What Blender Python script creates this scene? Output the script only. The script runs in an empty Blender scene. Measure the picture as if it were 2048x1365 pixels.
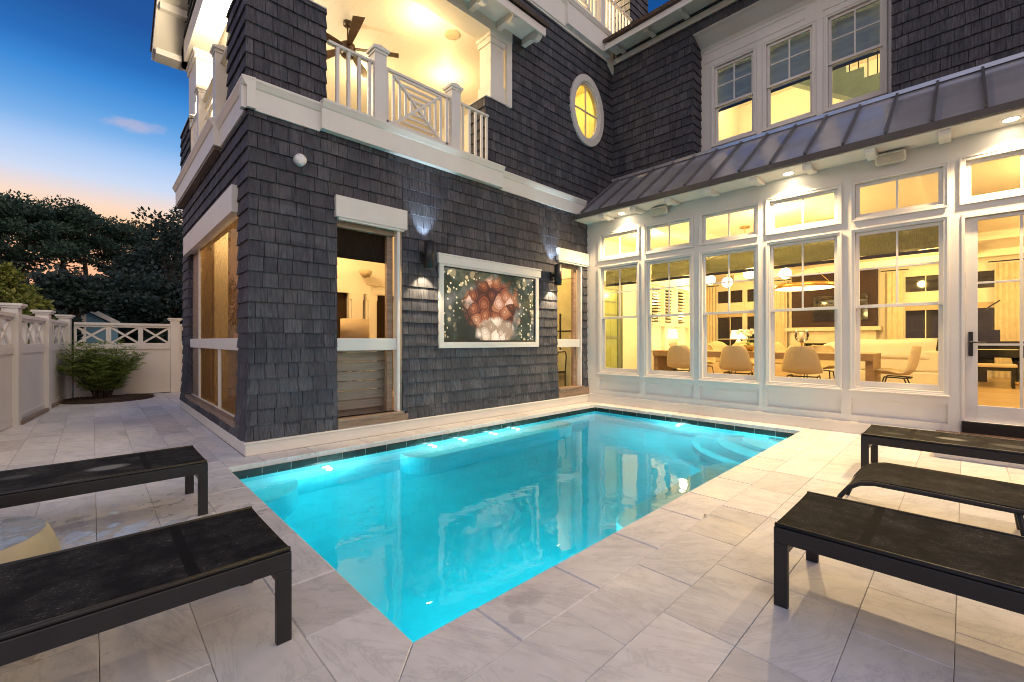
import bpy, math, random
from mathutils import Vector, Matrix
R = math.radians
rnd = random.Random(7)
C = bpy.context.scene.collection
scene = bpy.context.scene

# ------------------------------------------------------------------ helpers
class MB:
    def __init__(s): s.v = []; s.f = []
    def add(s, vs, fs):
        b = len(s.v); s.v += [tuple(p) for p in vs]; s.f += [tuple(b+i for i in f) for f in fs]; return s
    def box(s, x0, y0, z0, x1, y1, z1):
        if x0 > x1: x0, x1 = x1, x0
        if y0 > y1: y0, y1 = y1, y0
        if z0 > z1: z0, z1 = z1, z0
        return s.add([(x0,y0,z0),(x1,y0,z0),(x1,y1,z0),(x0,y1,z0),(x0,y0,z1),(x1,y0,z1),(x1,y1,z1),(x0,y1,z1)],
              [(0,3,2,1),(4,5,6,7),(0,1,5,4),(1,2,6,5),(2,3,7,6),(3,0,4,7)])
    def obox(s, c, size, M=None):
        hx, hy, hz = [k/2 for k in size]; M = M or Matrix.Identity(3); c = Vector(c)
        P = [c + M @ Vector(p) for p in [(-hx,-hy,-hz),(hx,-hy,-hz),(hx,hy,-hz),(-hx,hy,-hz),(-hx,-hy,hz),(hx,-hy,hz),(hx,hy,hz),(-hx,hy,hz)]]
        return s.add(P, [(0,3,2,1),(4,5,6,7),(0,1,5,4),(1,2,6,5),(2,3,7,6),(3,0,4,7)])
    def bar(s, a, b, w, h, up=(0,0,1)):
        a = Vector(a); b = Vector(b); d = b-a; L = d.length; d.normalize(); u = Vector(up)
        if abs(d.dot(u)) > .98: u = Vector((0,1,0))
        sd = d.cross(u).normalized(); u = sd.cross(d).normalized()
        M = Matrix((d, sd, u)).transposed()
        return s.obox((a+b)/2, (L, w, h), M)
    def quad(s, a, b, c, d): return s.add([a,b,c,d], [(0,1,2,3)])
    def poly(s, pts): return s.add(pts, [tuple(range(len(pts)))])
    def prism(s, pts, ax, d0, d1):
        """pts: 2-D outline in the plane normal to axis ax; extruded from d0 to d1"""
        def P(p, d): return (d,p[0],p[1]) if ax == 'x' else (p[0],d,p[1]) if ax == 'y' else (p[0],p[1],d)
        n = len(pts)
        fs = [tuple(range(n)), tuple(range(2*n-1, n-1, -1))] + [(i, n+i, n+(i+1) % n, (i+1) % n) for i in range(n)]
        return s.add([P(p,d0) for p in pts] + [P(p,d1) for p in pts], fs)
    def tube(s, pts, r, n=8, closed=False):
        pts = [Vector(p) for p in pts]; m = len(pts); rs = r if isinstance(r, (list,tuple)) else [r]*m
        rings = []; prev = None
        for i, p in enumerate(pts):
            if closed: d = pts[(i+1) % m]-pts[i-1]
            else: d = pts[min(i+1,m-1)]-pts[max(i-1,0)]
            d.normalize()
            if prev is None:
                u = Vector((0,0,1)) if abs(d.z) < .9 else Vector((1,0,0))
                u = (u - d*u.dot(d)).normalized()
            else: u = (prev - d*prev.dot(d)).normalized()
            prev = u; w = d.cross(u)
            rings.append([p + rs[i]*(math.cos(t)*u + math.sin(t)*w) for t in [2*math.pi*k/n for k in range(n)]])
        vs = [q for r_ in rings for q in r_]; fs = []
        for i in range(m if closed else m-1):
            j = (i+1) % m
            for k in range(n): fs.append((i*n+k, i*n+(k+1) % n, j*n+(k+1) % n, j*n+k))
        if not closed: fs += [tuple(range(n-1,-1,-1)), tuple((m-1)*n+k for k in range(n))]
        return s.add(vs, fs)
    def lathe(s, prof, c=(0,0,0), n=24, ax='z', a0=0, a1=2*math.pi):
        full = abs(a1-a0-2*math.pi) < 1e-6; k = n if full else n+1; vs = []; fs = []
        for r, h in prof:
            for i in range(k):
                t = a0+(a1-a0)*i/n; x, y = r*math.cos(t), r*math.sin(t)
                vs.append((c[0]+x, c[1]+y, c[2]+h) if ax == 'z' else (c[0]+x, c[1]+h, c[2]+y) if ax == 'y' else (c[0]+h, c[1]+x, c[2]+y))
        for j in range(len(prof)-1):
            for i in range(n):
                i2 = (i+1) % k; fs.append((j*k+i, j*k+i2, (j+1)*k+i2, (j+1)*k+i))
        return s.add(vs, fs)
    def sphere(s, c, r, n=16, m=10, sc=(1,1,1)):
        vs = []; fs = []
        for j in range(m+1):
            p = math.pi*j/m
            for i in range(n):
                t = 2*math.pi*i/n
                vs.append((c[0]+r*sc[0]*math.sin(p)*math.cos(t), c[1]+r*sc[1]*math.sin(p)*math.sin(t), c[2]+r*sc[2]*math.cos(p)))
        for j in range(m):
            for i in range(n): fs.append((j*n+i, (j+1)*n+i, (j+1)*n+(i+1) % n, j*n+(i+1) % n))
        return s.add(vs, fs)
    def grid(s, fn, nu, nv):
        vs = [fn(i/nu, j/nv) for j in range(nv+1) for i in range(nu+1)]
        return s.add(vs, [(j*(nu+1)+i, j*(nu+1)+i+1, (j+1)*(nu+1)+i+1, (j+1)*(nu+1)+i) for j in range(nv) for i in range(nu)])

OFF = {}
def build(mb, name, mat, parent=None, smooth=False, bev=0, solid=0, loc=None):
    off = Vector(OFF.get(parent.name, (0,0,0))) if parent else Vector((0,0,0))
    if loc is not None: off = Vector(loc)
    me = bpy.data.meshes.new(name)
    me.from_pydata([(v[0]-off.x, v[1]-off.y, v[2]-off.z) for v in mb.v], [], mb.f)
    me.materials.append(mat); me.update()
    o = bpy.data.objects.new(name, me); C.objects.link(o)
    if parent: o.parent = parent
    elif loc is not None: o.location = loc
    OFF[o.name] = tuple(off)
    if smooth:
        for p in me.polygons: p.use_smooth = True
    if solid:
        md = o.modifiers.new('solid', 'SOLIDIFY'); md.thickness = solid; md.offset = 0
    if bev:
        md = o.modifiers.new('bevel', 'BEVEL'); md.width = bev; md.segments = 2; md.limit_method = 'ANGLE'; md.angle_limit = R(40)
    return o
def tag(o, label=None, cat=None, group=None, kind=None):
    if label: o['label'] = label
    if cat: o['category'] = cat
    if group: o['group'] = group
    if kind: o['kind'] = kind
    return o
def thing(name, label, cat, loc=(0,0,0), group=None):
    o = bpy.data.objects.new(name, None); C.objects.link(o); o.location = loc; OFF[o.name] = tuple(loc)
    return tag(o, label, cat, group)
def dup(root, loc, rotz=0, label=None, scale=None):
    r = root.copy(); C.objects.link(r); r.location = loc; r.rotation_euler = (0,0,rotz)
    if label: r['label'] = label
    if scale: r.scale = scale
    for ch in list(root.children):
        c = ch.copy(); C.objects.link(c); c.parent = r
        for g in ch.children:
            d = g.copy(); C.objects.link(d); d.parent = c
    return r
def lamp(kind, name, loc, power, col, size=.05, parent=None, **k):
    l = bpy.data.lights.new(name, kind); l.energy = power; l.color = col
    if kind in ('POINT','SPOT'): l.shadow_soft_size = size
    if kind == 'AREA': l.size = size
    for a, b in k.items():
        if a != 'aim': setattr(l, a, b)
    o = bpy.data.objects.new(name, l); C.objects.link(o); o.location = loc
    if 'aim' in k:
        o.rotation_euler = Vector(k['aim']).to_track_quat('-Z','Y').to_euler()
    if parent:
        o.parent = parent; off = Vector(OFF[parent.name]); o.location = Vector(loc)-off
    return o

# ------------------------------------------------------------------ materials
def new_mat(name):
    m = bpy.data.materials.new(name); m.use_nodes = True; nt = m.node_tree
    return m, nt, nt.nodes, nt.links, nt.nodes['Principled BSDF']
def ramp(N, stops):
    r = N.new('ShaderNodeValToRGB'); e = r.color_ramp.elements
    while len(e) < len(stops): e.new(.5)
    for q, (p, c) in zip(e, stops): q.position = p; q.color = (*c, 1) if len(c) == 3 else c
    return r
def coords(N, L, scale=(1,1,1), kind='Object', rot=(0,0,0)):
    t = N.new('ShaderNodeTexCoord'); mp = N.new('ShaderNodeMapping'); mp.inputs['Scale'].default_value = scale; mp.inputs['Rotation'].default_value = rot
    L.new(t.outputs[kind], mp.inputs['Vector']); return mp.outputs['Vector']
def noise(N, L, vec, scale, detail=3, rough=.5, dist=0):
    n = N.new('ShaderNodeTexNoise'); n.inputs['Scale'].default_value = scale; n.inputs['Detail'].default_value = detail
    n.inputs['Roughness'].default_value = rough; n.inputs['Distortion'].default_value = dist
    if vec is not None: L.new(vec, n.inputs['Vector'])
    return n.outputs['Fac']
def mix(N, L, f, a, b, mode='MIX'):
    m = N.new('ShaderNodeMix'); m.data_type = 'RGBA'; m.blend_type = mode
    for k, v in ((0,f),(6,a),(7,b)):
        if hasattr(v, 'links'): L.new(v, m.inputs[k])
        else: m.inputs[k].default_value = v if k == 0 else (*v,1) if len(v) == 3 else v
    return m.outputs[2]
def bump(N, L, h, bs, strength=.3, dist=.01):
    b = N.new('ShaderNodeBump'); b.inputs['Strength'].default_value = strength; b.inputs['Distance'].default_value = dist
    L.new(h, b.inputs['Height']); L.new(b.outputs['Normal'], bs.inputs['Normal'])
def mth(N, L, op, a, b=None, c=None):
    m = N.new('ShaderNodeMath'); m.operation = op
    for i, v in enumerate((a,b,c)):
        if v is None: continue
        if hasattr(v, 'links'): L.new(v, m.inputs[i])
        else: m.inputs[i].default_value = v
    return m.outputs[0]
def simple(name, col, rough=.5, metal=0, var=.08, nscale=6, bmp=0, spec=.5):
    m, nt, N, L, b = new_mat(name)
    v = coords(N, L); n = noise(N, L, v, nscale, 4)
    r = ramp(N, [(.3, tuple(c*(1-var) for c in col)), (.7, tuple(min(1,c*(1+var)) for c in col))]); L.new(n, r.inputs[0])
    L.new(r.outputs[0], b.inputs['Base Color'])
    b.inputs['Roughness'].default_value = rough; b.inputs['Metallic'].default_value = metal; b.inputs['Specular IOR Level'].default_value = spec
    if bmp: bump(N, L, noise(N, L, v, nscale*12, 3), b, bmp, .004)
    return m
def emissive(name, col, strength):
    m, nt, N, L, b = new_mat(name)
    b.inputs['Base Color'].default_value = (*col,1); b.inputs['Emission Color'].default_value = (*col,1); b.inputs['Emission Strength'].default_value = strength
    return m

M = {}
def mat_shingle(name, lo, hi):
    m, nt, N, L, b = new_mat(name)
    g = N.new('ShaderNodeNewGeometry')
    base = ramp(N, [(0, lo), (.35, tuple(.6*a+.4*c for a,c in zip(lo,hi))), (.8, hi), (1, tuple(c*1.25 for c in hi))]); L.new(g.outputs['Random Per Island'], base.inputs[0])
    v = coords(N, L, (50,50,1.2)); st = noise(N, L, v, 1, 3, .6)
    sr = ramp(N, [(.28,(.42,.42,.46)),(.5,(.95,.95,.95)),(.72,(1.6,1.55,1.5))]); L.new(st, sr.inputs[0])
    c = mix(N, L, 1.0, base.outputs[0], sr.outputs[0], 'MULTIPLY')
    v2 = coords(N, L); ln = noise(N, L, v2, 1.3, 4)
    lr = ramp(N, [(.3,(.78,.8,.86)),(.7,(1.18,1.15,1.1))]); L.new(ln, lr.inputs[0])
    c = mix(N, L, 1.0, c, lr.outputs[0], 'MULTIPLY')
    L.new(c, b.inputs['Base Color']); b.inputs['Roughness'].default_value = .75; b.inputs['Specular IOR Level'].default_value = .3
    bump(N, L, st, b, .7, .004); return m
M['shingle'] = mat_shingle('cedar_shingle_stained_charcoal', (.052,.054,.067), (.080,.080,.092))
M['white'] = simple('painted_white_trim', (.71,.685,.64), .45, var=.03, nscale=2.5, bmp=.05)
M['cream'] = simple('white_paint_warm_lit', (.76,.73,.67), .5, var=.03, nscale=3, bmp=.05)  # same white paint, with warm lamplight put into its colour
M['ceil'] = simple('interior_paint', (.78,.74,.66), .6, var=.02)
M['board'] = None
def mat_boards(name, col, axis, pitch, rough=.5):
    m, nt, N, L, b = new_mat(name)
    v = coords(N, L); sp = N.new('ShaderNodeSeparateXYZ'); L.new(v, sp.inputs[0])
    fr = mth(N, L, 'FRACT', mth(N, L, 'DIVIDE', sp.outputs[axis], pitch))
    ed = mth(N, L, 'LESS_THAN', fr, .035)
    L.new(mix(N, L, ed, col, tuple(c*.84 for c in col)), b.inputs['Base Color']); b.inputs['Roughness'].default_value = rough
    return m
M['board'] = mat_boards('beadboard_white', (.78,.75,.68), 'Y', .13)
M['boardx'] = mat_boards('beadboard_white_across', (.78,.75,.68), 'X', .13)

def mat_metal_roof():
    m, nt, N, L, b = new_mat('zinc_standing_seam')
    v = coords(N, L, (.5,26,.5)); n = noise(N, L, v, 1, 3, .5); v2 = coords(N, L); n2 = noise(N, L, v2, 2.2, 4)
    r = ramp(N, [(.3,(.50,.50,.525)),(.7,(.62,.62,.645))]); L.new(n2, r.inputs[0]); L.new(r.outputs[0], b.inputs['Base Color'])
    b.inputs['Metallic'].default_value = .5
    rr = ramp(N, [(.35,(.09,.09,.09)),(.65,(.19,.19,.19))]); L.new(n, rr.inputs[0]); L.new(rr.outputs[0], b.inputs['Roughness'])
    bump(N, L, n, b, .16, .012); return m
M['roof_metal'] = mat_metal_roof()
M['roof_edge'] = simple('dark_bronze_edge', (.09,.08,.07), .5, .3)
def mat_asphalt():
    m, nt, N, L, b = new_mat('brown_asphalt_shingle'); v = coords(N, L, (5,5,5))
    n = noise(N, L, v, 6, 4); r = ramp(N, [(.3,(.045,.03,.02)),(.7,(.12,.075,.045))]); L.new(n, r.inputs[0]); L.new(r.outputs[0], b.inputs['Base Color'])
    b.inputs['Roughness'].default_value = .9; bump(N, L, n, b, .6, .02); return m
M['asphalt'] = mat_asphalt()

def mat_glass():
    m, nt, N, L, b = new_mat('window_glass'); N.remove(b); out = N['Material Output']
    t = N.new('ShaderNodeBsdfTransparent'); t.inputs[0].default_value = (.97,.98,.96,1); g = N.new('ShaderNodeBsdfGlossy'); g.inputs['Roughness'].default_value = .01
    f = N.new('ShaderNodeFresnel'); f.inputs['IOR'].default_value = 1.5; x = N.new('ShaderNodeMixShader')
    L.new(f.outputs[0], x.inputs[0]); L.new(t.outputs[0], x.inputs[1]); L.new(g.outputs[0], x.inputs[2]); L.new(x.outputs[0], out.inputs['Surface']); return m
M['glass'] = mat_glass()
def mat_screen(name, col, clear):
    m, nt, N, L, b = new_mat(name); out = N['Material Output']
    v = coords(N, L, (150,150,6)); n = noise(N, L, v, 1, 2); r = ramp(N, [(.35, tuple(c*.7 for c in col)),(.65, tuple(c*1.2 for c in col))]); L.new(n, r.inputs[0])
    d = N.new('ShaderNodeBsdfDiffuse'); L.new(r.outputs[0], d.inputs[0]); tl = N.new('ShaderNodeBsdfTranslucent'); L.new(r.outputs[0], tl.inputs[0])
    a = N.new('ShaderNodeMixShader'); a.inputs[0].default_value = .6; L.new(d.outputs[0], a.inputs[1]); L.new(tl.outputs[0], a.inputs[2])
    t = N.new('ShaderNodeBsdfTransparent'); x = N.new('ShaderNodeMixShader'); x.inputs[0].default_value = clear
    L.new(a.outputs[0], x.inputs[1]); L.new(t.outputs[0], x.inputs[2]); L.new(x.outputs[0], out.inputs['Surface']); N.remove(b); return m
M['screen'] = mat_screen('tan_porch_mesh', (.095,.066,.04), .14)
M['shade'] = mat_screen('olive_woven_shade', (.075,.085,.05), .03)
M['shade_blue'] = mat_boards('slate_blue_woven_shade', (.26,.34,.39), 'Z', .045, .9)
M['solar'] = mat_screen('charcoal_solar_shade', (.035,.032,.03), .03)
M['linen'] = simple('ivory_linen', (.70,.62,.48), .9)

STAINS = ((1.60,1.53,.085,.05),(1.52,1.57,.06,.03),(1.43,1.45,.05,.03))
def mat_marble():
    m, nt, N, L, b = new_mat('honed_white_marble'); g = N.new('ShaderNodeNewGeometry'); rp = g.outputs['Random Per Island']
    t = N.new('ShaderNodeTexCoord'); ofs = N.new('ShaderNodeVectorMath'); ofs.operation = 'MULTIPLY_ADD'
    cx = N.new('ShaderNodeCombineXYZ')
    for i in range(3): L.new(mth(N, L, 'MULTIPLY', rp, (37.,91.,53.)[i]), cx.inputs[i])
    L.new(t.outputs['Object'], ofs.inputs[0]); ofs.inputs[1].default_value = (1,1,1); L.new(cx.outputs[0], ofs.inputs[2])
    rot = N.new('ShaderNodeVectorRotate'); rot.rotation_type = 'Z_AXIS'; L.new(ofs.outputs[0], rot.inputs['Vector']); L.new(mth(N, L, 'ADD', mth(N, L, 'MULTIPLY', rp, 1.3), .3), rot.inputs['Angle'])
    mp = N.new('ShaderNodeMapping'); mp.inputs['Scale'].default_value = (1.0,3.0,1.0); L.new(rot.outputs[0], mp.inputs['Vector'])
    n = noise(N, L, mp.outputs[0], 1.5, 7, .62, 1.0)
    base = ramp(N, [(.24,(.52,.51,.52)),(.36,(.66,.645,.64)),(.48,(.74,.72,.71)),(.64,(.78,.76,.745)),(.82,(.69,.645,.585))]); L.new(n, base.inputs[0])
    vn = noise(N, L, mp.outputs[0], 1.05, 9, .7, 1.8)
    vd = mth(N, L, 'ABSOLUTE', mth(N, L, 'SUBTRACT', vn, .5)); vr = ramp(N, [(0,(.5,.5,.53)),(.014,(.84,.84,.86)),(.04,(1,1,1))]); L.new(vd, vr.inputs[0])
    c = mix(N, L, .36, base.outputs[0], vr.outputs[0], 'MULTIPLY')
    tn = ramp(N, [(0,(.84,.82,.81)),(.3,(.97,.96,.95)),(1,(1.06,1.05,1.04))]); L.new(mth(N, L, 'FRACT', mth(N, L, 'MULTIPLY', rp, 7.31)), tn.inputs[0])
    c = mix(N, L, 1.0, c, tn.outputs[0], 'MULTIPLY')
    st = noise(N, L, t.outputs['Object'], 9, 4, .6); sr = ramp(N, [(.3,(.93,.92,.9)),(.6,(1,1,1))]); L.new(st, sr.inputs[0])
    c = mix(N, L, 1.0, c, sr.outputs[0], 'MULTIPLY')
    wn = noise(N, L, t.outputs['Object'], 1.1, 5, .6); wr = ramp(N, [(.5,(.6,.6,.6)),(.66,(.40,.40,.40))]); L.new(wn, wr.inputs[0])
    # rain water still lying in patches near the drum table
    dv = N.new('ShaderNodeVectorMath'); dv.operation = 'DISTANCE'; L.new(t.outputs['Object'], dv.inputs[0]); dv.inputs[1].default_value = (.1,3.65,0)
    pn_ = mth(N, L, 'SUBTRACT', noise(N, L, t.outputs['Object'], 7, 4, .6), mth(N, L, 'MULTIPLY', dv.outputs['Value'], .16)); wet = N.new('ShaderNodeMapRange'); wet.inputs[1].default_value = .44; wet.inputs[2].default_value = .47; L.new(pn_, wet.inputs[0])
    L.new(mix(N, L, wet.outputs[0], wr.outputs[0], (.05,.05,.05)), b.inputs['Roughness'])
    c = mix(N, L, mth(N, L, 'MULTIPLY', wet.outputs[0], .25), c, (.3,.28,.26))
    for (sx, sy, r1, r2) in STAINS:
        dd = N.new('ShaderNodeVectorMath'); dd.operation = 'DISTANCE'; L.new(t.outputs['Object'], dd.inputs[0]); dd.inputs[1].default_value = (sx,sy,0)
        k = N.new('ShaderNodeMapRange'); k.inputs[1].default_value = r1; k.inputs[2].default_value = r2; k.inputs[4].default_value = .5; L.new(mth(N, L, 'ADD', dd.outputs['Value'], mth(N, L, 'MULTIPLY', mth(N, L, 'SUBTRACT', st, .5), .08)), k.inputs[0]); c = mix(N, L, mth(N, L, 'MULTIPLY', k.outputs[0], .6), c, (.24,.22,.22))
    L.new(c, b.inputs['Base Color']); bump(N, L, noise(N, L, t.outputs['Object'], 55, 3), b, .12, .002)
    return m
M['marble'] = mat_marble()
M['grout'] = simple('grey_tan_grout', (.40,.32,.24), .9)
M['soil'] = simple('dark_ground_cover', (.03,.035,.02), .95, var=.4, nscale=3)
M['mulch'] = simple('bark_mulch', (.06,.035,.022), .95, var=.5, nscale=30, bmp=1)
def mat_island(name, lo, hi, rough=.3, metal=0):
    m, nt, N, L, b = new_mat(name); g = N.new('ShaderNodeNewGeometry'); r = ramp(N, [(0,lo),(1,hi)]); L.new(g.outputs['Random Per Island'], r.inputs[0])
    L.new(r.outputs[0], b.inputs['Base Color']); b.inputs['Roughness'].default_value = rough; b.inputs['Metallic'].default_value = metal; return m
M['pooltile'] = mat_island('dark_green_glass_tile', (.012,.024,.022), (.03,.05,.045), .18)
M['plaster'] = simple('aqua_pool_plaster', (.28,.78,.82), .7, var=.06, nscale=3, bmp=.1)
def mat_wood(name, lo, hi, scale=(2,14,14), rough=.5):
    m, nt, N, L, b = new_mat(name); v = coords(N, L, scale); n = noise(N, L, v, 1.5, 5, .6, .6); r = ramp(N, [(.3,lo),(.7,hi)]); L.new(n, r.inputs[0])
    L.new(r.outputs[0], b.inputs['Base Color']); b.inputs['Roughness'].default_value = rough; bump(N, L, n, b, .15, .003); return m
M['sillwood'] = mat_wood('weathered_cedar', (.2,.13,.085), (.36,.25,.17), (2,12,20))
M['sillwood_y'] = mat_wood('weathered_cedar_side', (.17,.115,.085), (.32,.23,.17), (12,2,20))
M['oak'] = mat_wood('oak_table', (.17,.10,.05), (.27,.17,.09), (14,2,14))
M['greywood'] = mat_wood('grey_teak_slat', (.19,.165,.135), (.29,.25,.205), (2,14,30))
def mat_floor():
    m, nt, N, L, b = new_mat('pale_oak_floor'); v = coords(N, L, (1,1,1), rot=(0,0,R(90)))
    br = N.new('ShaderNodeTexBrick'); br.inputs['Scale'].default_value = 1; br.inputs['Brick Width'].default_value = 1.6; br.inputs['Row Height'].default_value = .16; br.inputs['Mortar Size'].default_value = .003
    br.inputs['Color1'].default_value = (.42,.29,.16,1); br.inputs['Color2'].default_value = (.52,.38,.23,1); br.inputs['Mortar'].default_value = (.2,.13,.07,1)
    L.new(v, br.inputs['Vector']); L.new(br.outputs['Color'], b.inputs['Base Color']); b.inputs['Roughness'].default_value = .35; return m
M['floor'] = mat_floor()
M['black'] = simple('black_powder_coat', (.012,.012,.013), .42, var=.2, nscale=14)
M['darkbronze'] = simple('oil_bronze', (.05,.032,.02), .4, .4)
M['fanwood'] = mat_wood('dark_walnut_blade', (.06,.03,.015), (.12,.065,.035), (6,6,6))
M['brass'] = simple('aged_brass', (.55,.36,.12), .3, .9)
def mat_sling(stain):
    m, nt, N, L, b = new_mat('black_sling_mesh'); v = coords(N, L)
    w = noise(N, L, coords(N, L, (420,420,420)), 1, 2); dn = noise(N, L, v, 5, 6, .7)
    dr = ramp(N, [(.42,(0,0,0)),(.75,(1,1,1))]); L.new(dn, dr.inputs[0])
    f = mth(N, L, 'MULTIPLY', dr.outputs[0], .13)
    for (sx, sy, sr, amt) in stain:
        sub = N.new('ShaderNodeVectorMath'); sub.operation = 'SUBTRACT'; L.new(v, sub.inputs[0]); sub.inputs[1].default_value = (sx,sy,.4)
        ml = N.new('ShaderNodeVectorMath'); ml.operation = 'MULTIPLY'; L.new(sub.outputs[0], ml.inputs[0]); ml.inputs[1].default_value = (1,1.5,0)
        ln = N.new('ShaderNodeVectorMath'); ln.operation = 'LENGTH'; L.new(ml.outputs[0], ln.inputs[0])
        dd = mth(N, L, 'ADD', ln.outputs['Value'], mth(N, L, 'MULTIPLY', mth(N, L, 'SUBTRACT', dn, .5), .12))
        k = N.new('ShaderNodeMapRange'); k.inputs[1].default_value = sr; k.inputs[2].default_value = sr*.55; k.inputs[3].default_value = 0; k.inputs[4].default_value = amt; L.new(dd, k.inputs[0])
        f = mth(N, L, 'MAXIMUM', f, k.outputs[0])
    sk_ = noise(N, L, coords(N, L, (1,2.2,1)), 70, 2, .6); spk = ramp(N, [(.60,(0,0,0)),(.68,(1,1,1))]); L.new(sk_, spk.inputs[0]); f = mth(N, L, 'MAXIMUM', f, mth(N, L, 'MULTIPLY', mth(N, L, 'MULTIPLY', spk.outputs[0], dr.outputs[0]), .8))
    c = mix(N, L, f, (.014,.0135,.014), (.30,.29,.27))
    sx_ = N.new('ShaderNodeSeparateXYZ'); L.new(v, sx_.inputs[0])
    for bx_ in (.34,1.12): c = mix(N, L, mth(N, L, 'LESS_THAN', mth(N, L, 'ABSOLUTE', mth(N, L, 'SUBTRACT', sx_.outputs['X'], bx_)), .02), c, (.0115,.011,.011)); wr = ramp(N, [(.3,(.55,.55,.55)),(.7,(1.35,1.35,1.35))]); L.new(w, wr.inputs[0])
    L.new(mix(N, L, 1.0, c, wr.outputs[0], 'MULTIPLY'), b.inputs['Base Color']); b.inputs['Roughness'].default_value = .85; b.inputs['Specular IOR Level'].default_value = .08
    bump(N, L, w, b, .5, .002); return m
M['sling_a'] = mat_sling([])
M['sling_b'] = mat_sling([(.55,.33,.13,.75),(1.0,.2,.1,.25)])
M['sling_c'] = mat_sling([(.62,.38,.12,.75),(1.0,.35,.16,.3),(.2,.3,.1,.2)])
M['stone'] = simple('cream_cast_stone', (.5,.42,.27), .55, var=.1, nscale=7, bmp=.1)
M['plastic'] = simple('white_plastic', (.72,.72,.72), .4)
M['chair'] = simple('oat_woven_fabric', (.52,.42,.28), .85, var=.1, nscale=60, bmp=.4)
M['sofa'] = simple('white_cotton_slipcover', (.78,.74,.65), .85, var=.03, nscale=5, bmp=.2)
M['beige'] = simple('beige_upholstery', (.5,.4,.28), .85)
M['navy'] = simple('dark_cushion', (.03,.03,.035), .8)
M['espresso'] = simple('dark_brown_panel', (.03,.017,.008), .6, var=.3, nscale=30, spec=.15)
M['piano'] = simple('black_lacquer', (.008,.008,.008), .08)
M['night'] = simple('night_glass', (.012,.013,.01), .05)
M['marble_in'] = simple('cream_marble', (.6,.55,.45), .25, var=.1, nscale=4)
M['brick'] = mat_island('brown_brick_paver', (.05,.03,.025), (.11,.06,.05), .5)
M['plank_dark'] = simple('threshold_dark', (.012,.011,.01), .25)
M['tan'] = simple('tan_lamp_shade', (.5,.4,.27), .8, var=.06, nscale=60)
def mat_leaf(name, lo, hi, trans=.3):
    m, nt, N, L, b = new_mat(name); g = N.new('ShaderNodeNewGeometry'); r = ramp(N, [(0,lo),(.7,hi),(1,tuple(c*1.4 for c in hi))]); L.new(g.outputs['Random Per Island'], r.inputs[0])
    out = N['Material Output']; d = N.new('ShaderNodeBsdfTranslucent'); L.new(r.outputs[0], d.inputs[0]); L.new(r.outputs[0], b.inputs['Base Color'])
    b.inputs['Roughness'].default_value = .55; x = N.new('ShaderNodeMixShader'); x.inputs[0].default_value = trans; L.new(b.outputs[0], x.inputs[1]); L.new(d.outputs[0], x.inputs[2]); L.new(x.outputs[0], out.inputs['Surface']); return m
M['leaf_pine'] = mat_leaf('pine_needles', (.024,.052,.036), (.06,.11,.07))
M['leaf_oak'] = mat_leaf('dark_evergreen_leaf', (.014,.030,.027), (.035,.062,.048))
M['leaf_bush'] = mat_leaf('glossy_shrub_leaf', (.16,.24,.055), (.36,.43,.12), .45)
M['leaf_lime'] = mat_leaf('light_green_leaf', (.12,.16,.03), (.26,.28,.06))
M['bark'] = simple('pine_bark', (.06,.04,.03), .9, var=.3)
M['siding'] = mat_boards('blue_grey_siding', (.16,.33,.44), 'Z', .14, .7)
M['roofdark'] = simple('slate_roof', (.02,.022,.024), .95)
M['e_soffit'] = emissive('soffit_lamp', (1,.85,.6), 40)
M['e_room'] = emissive('room_lamp', (1,.8,.45), 14)
M['e_globe'] = emissive('opal_globe', (1,.85,.55), 6)
M['e_ring'] = emissive('led_ring', (1,.8,.4), 4)
M['e_shade'] = emissive('lit_shade', (1,.78,.45), 1.2)
M['e_cool'] = emissive('cool_lamp', (.75,.88,1), 8)
M['e_pool'] = emissive('pool_led', (.8,.97,1), 6)
M['e_wine'] = emissive('wine_backlight', (1,.76,.34), .55)

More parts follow.
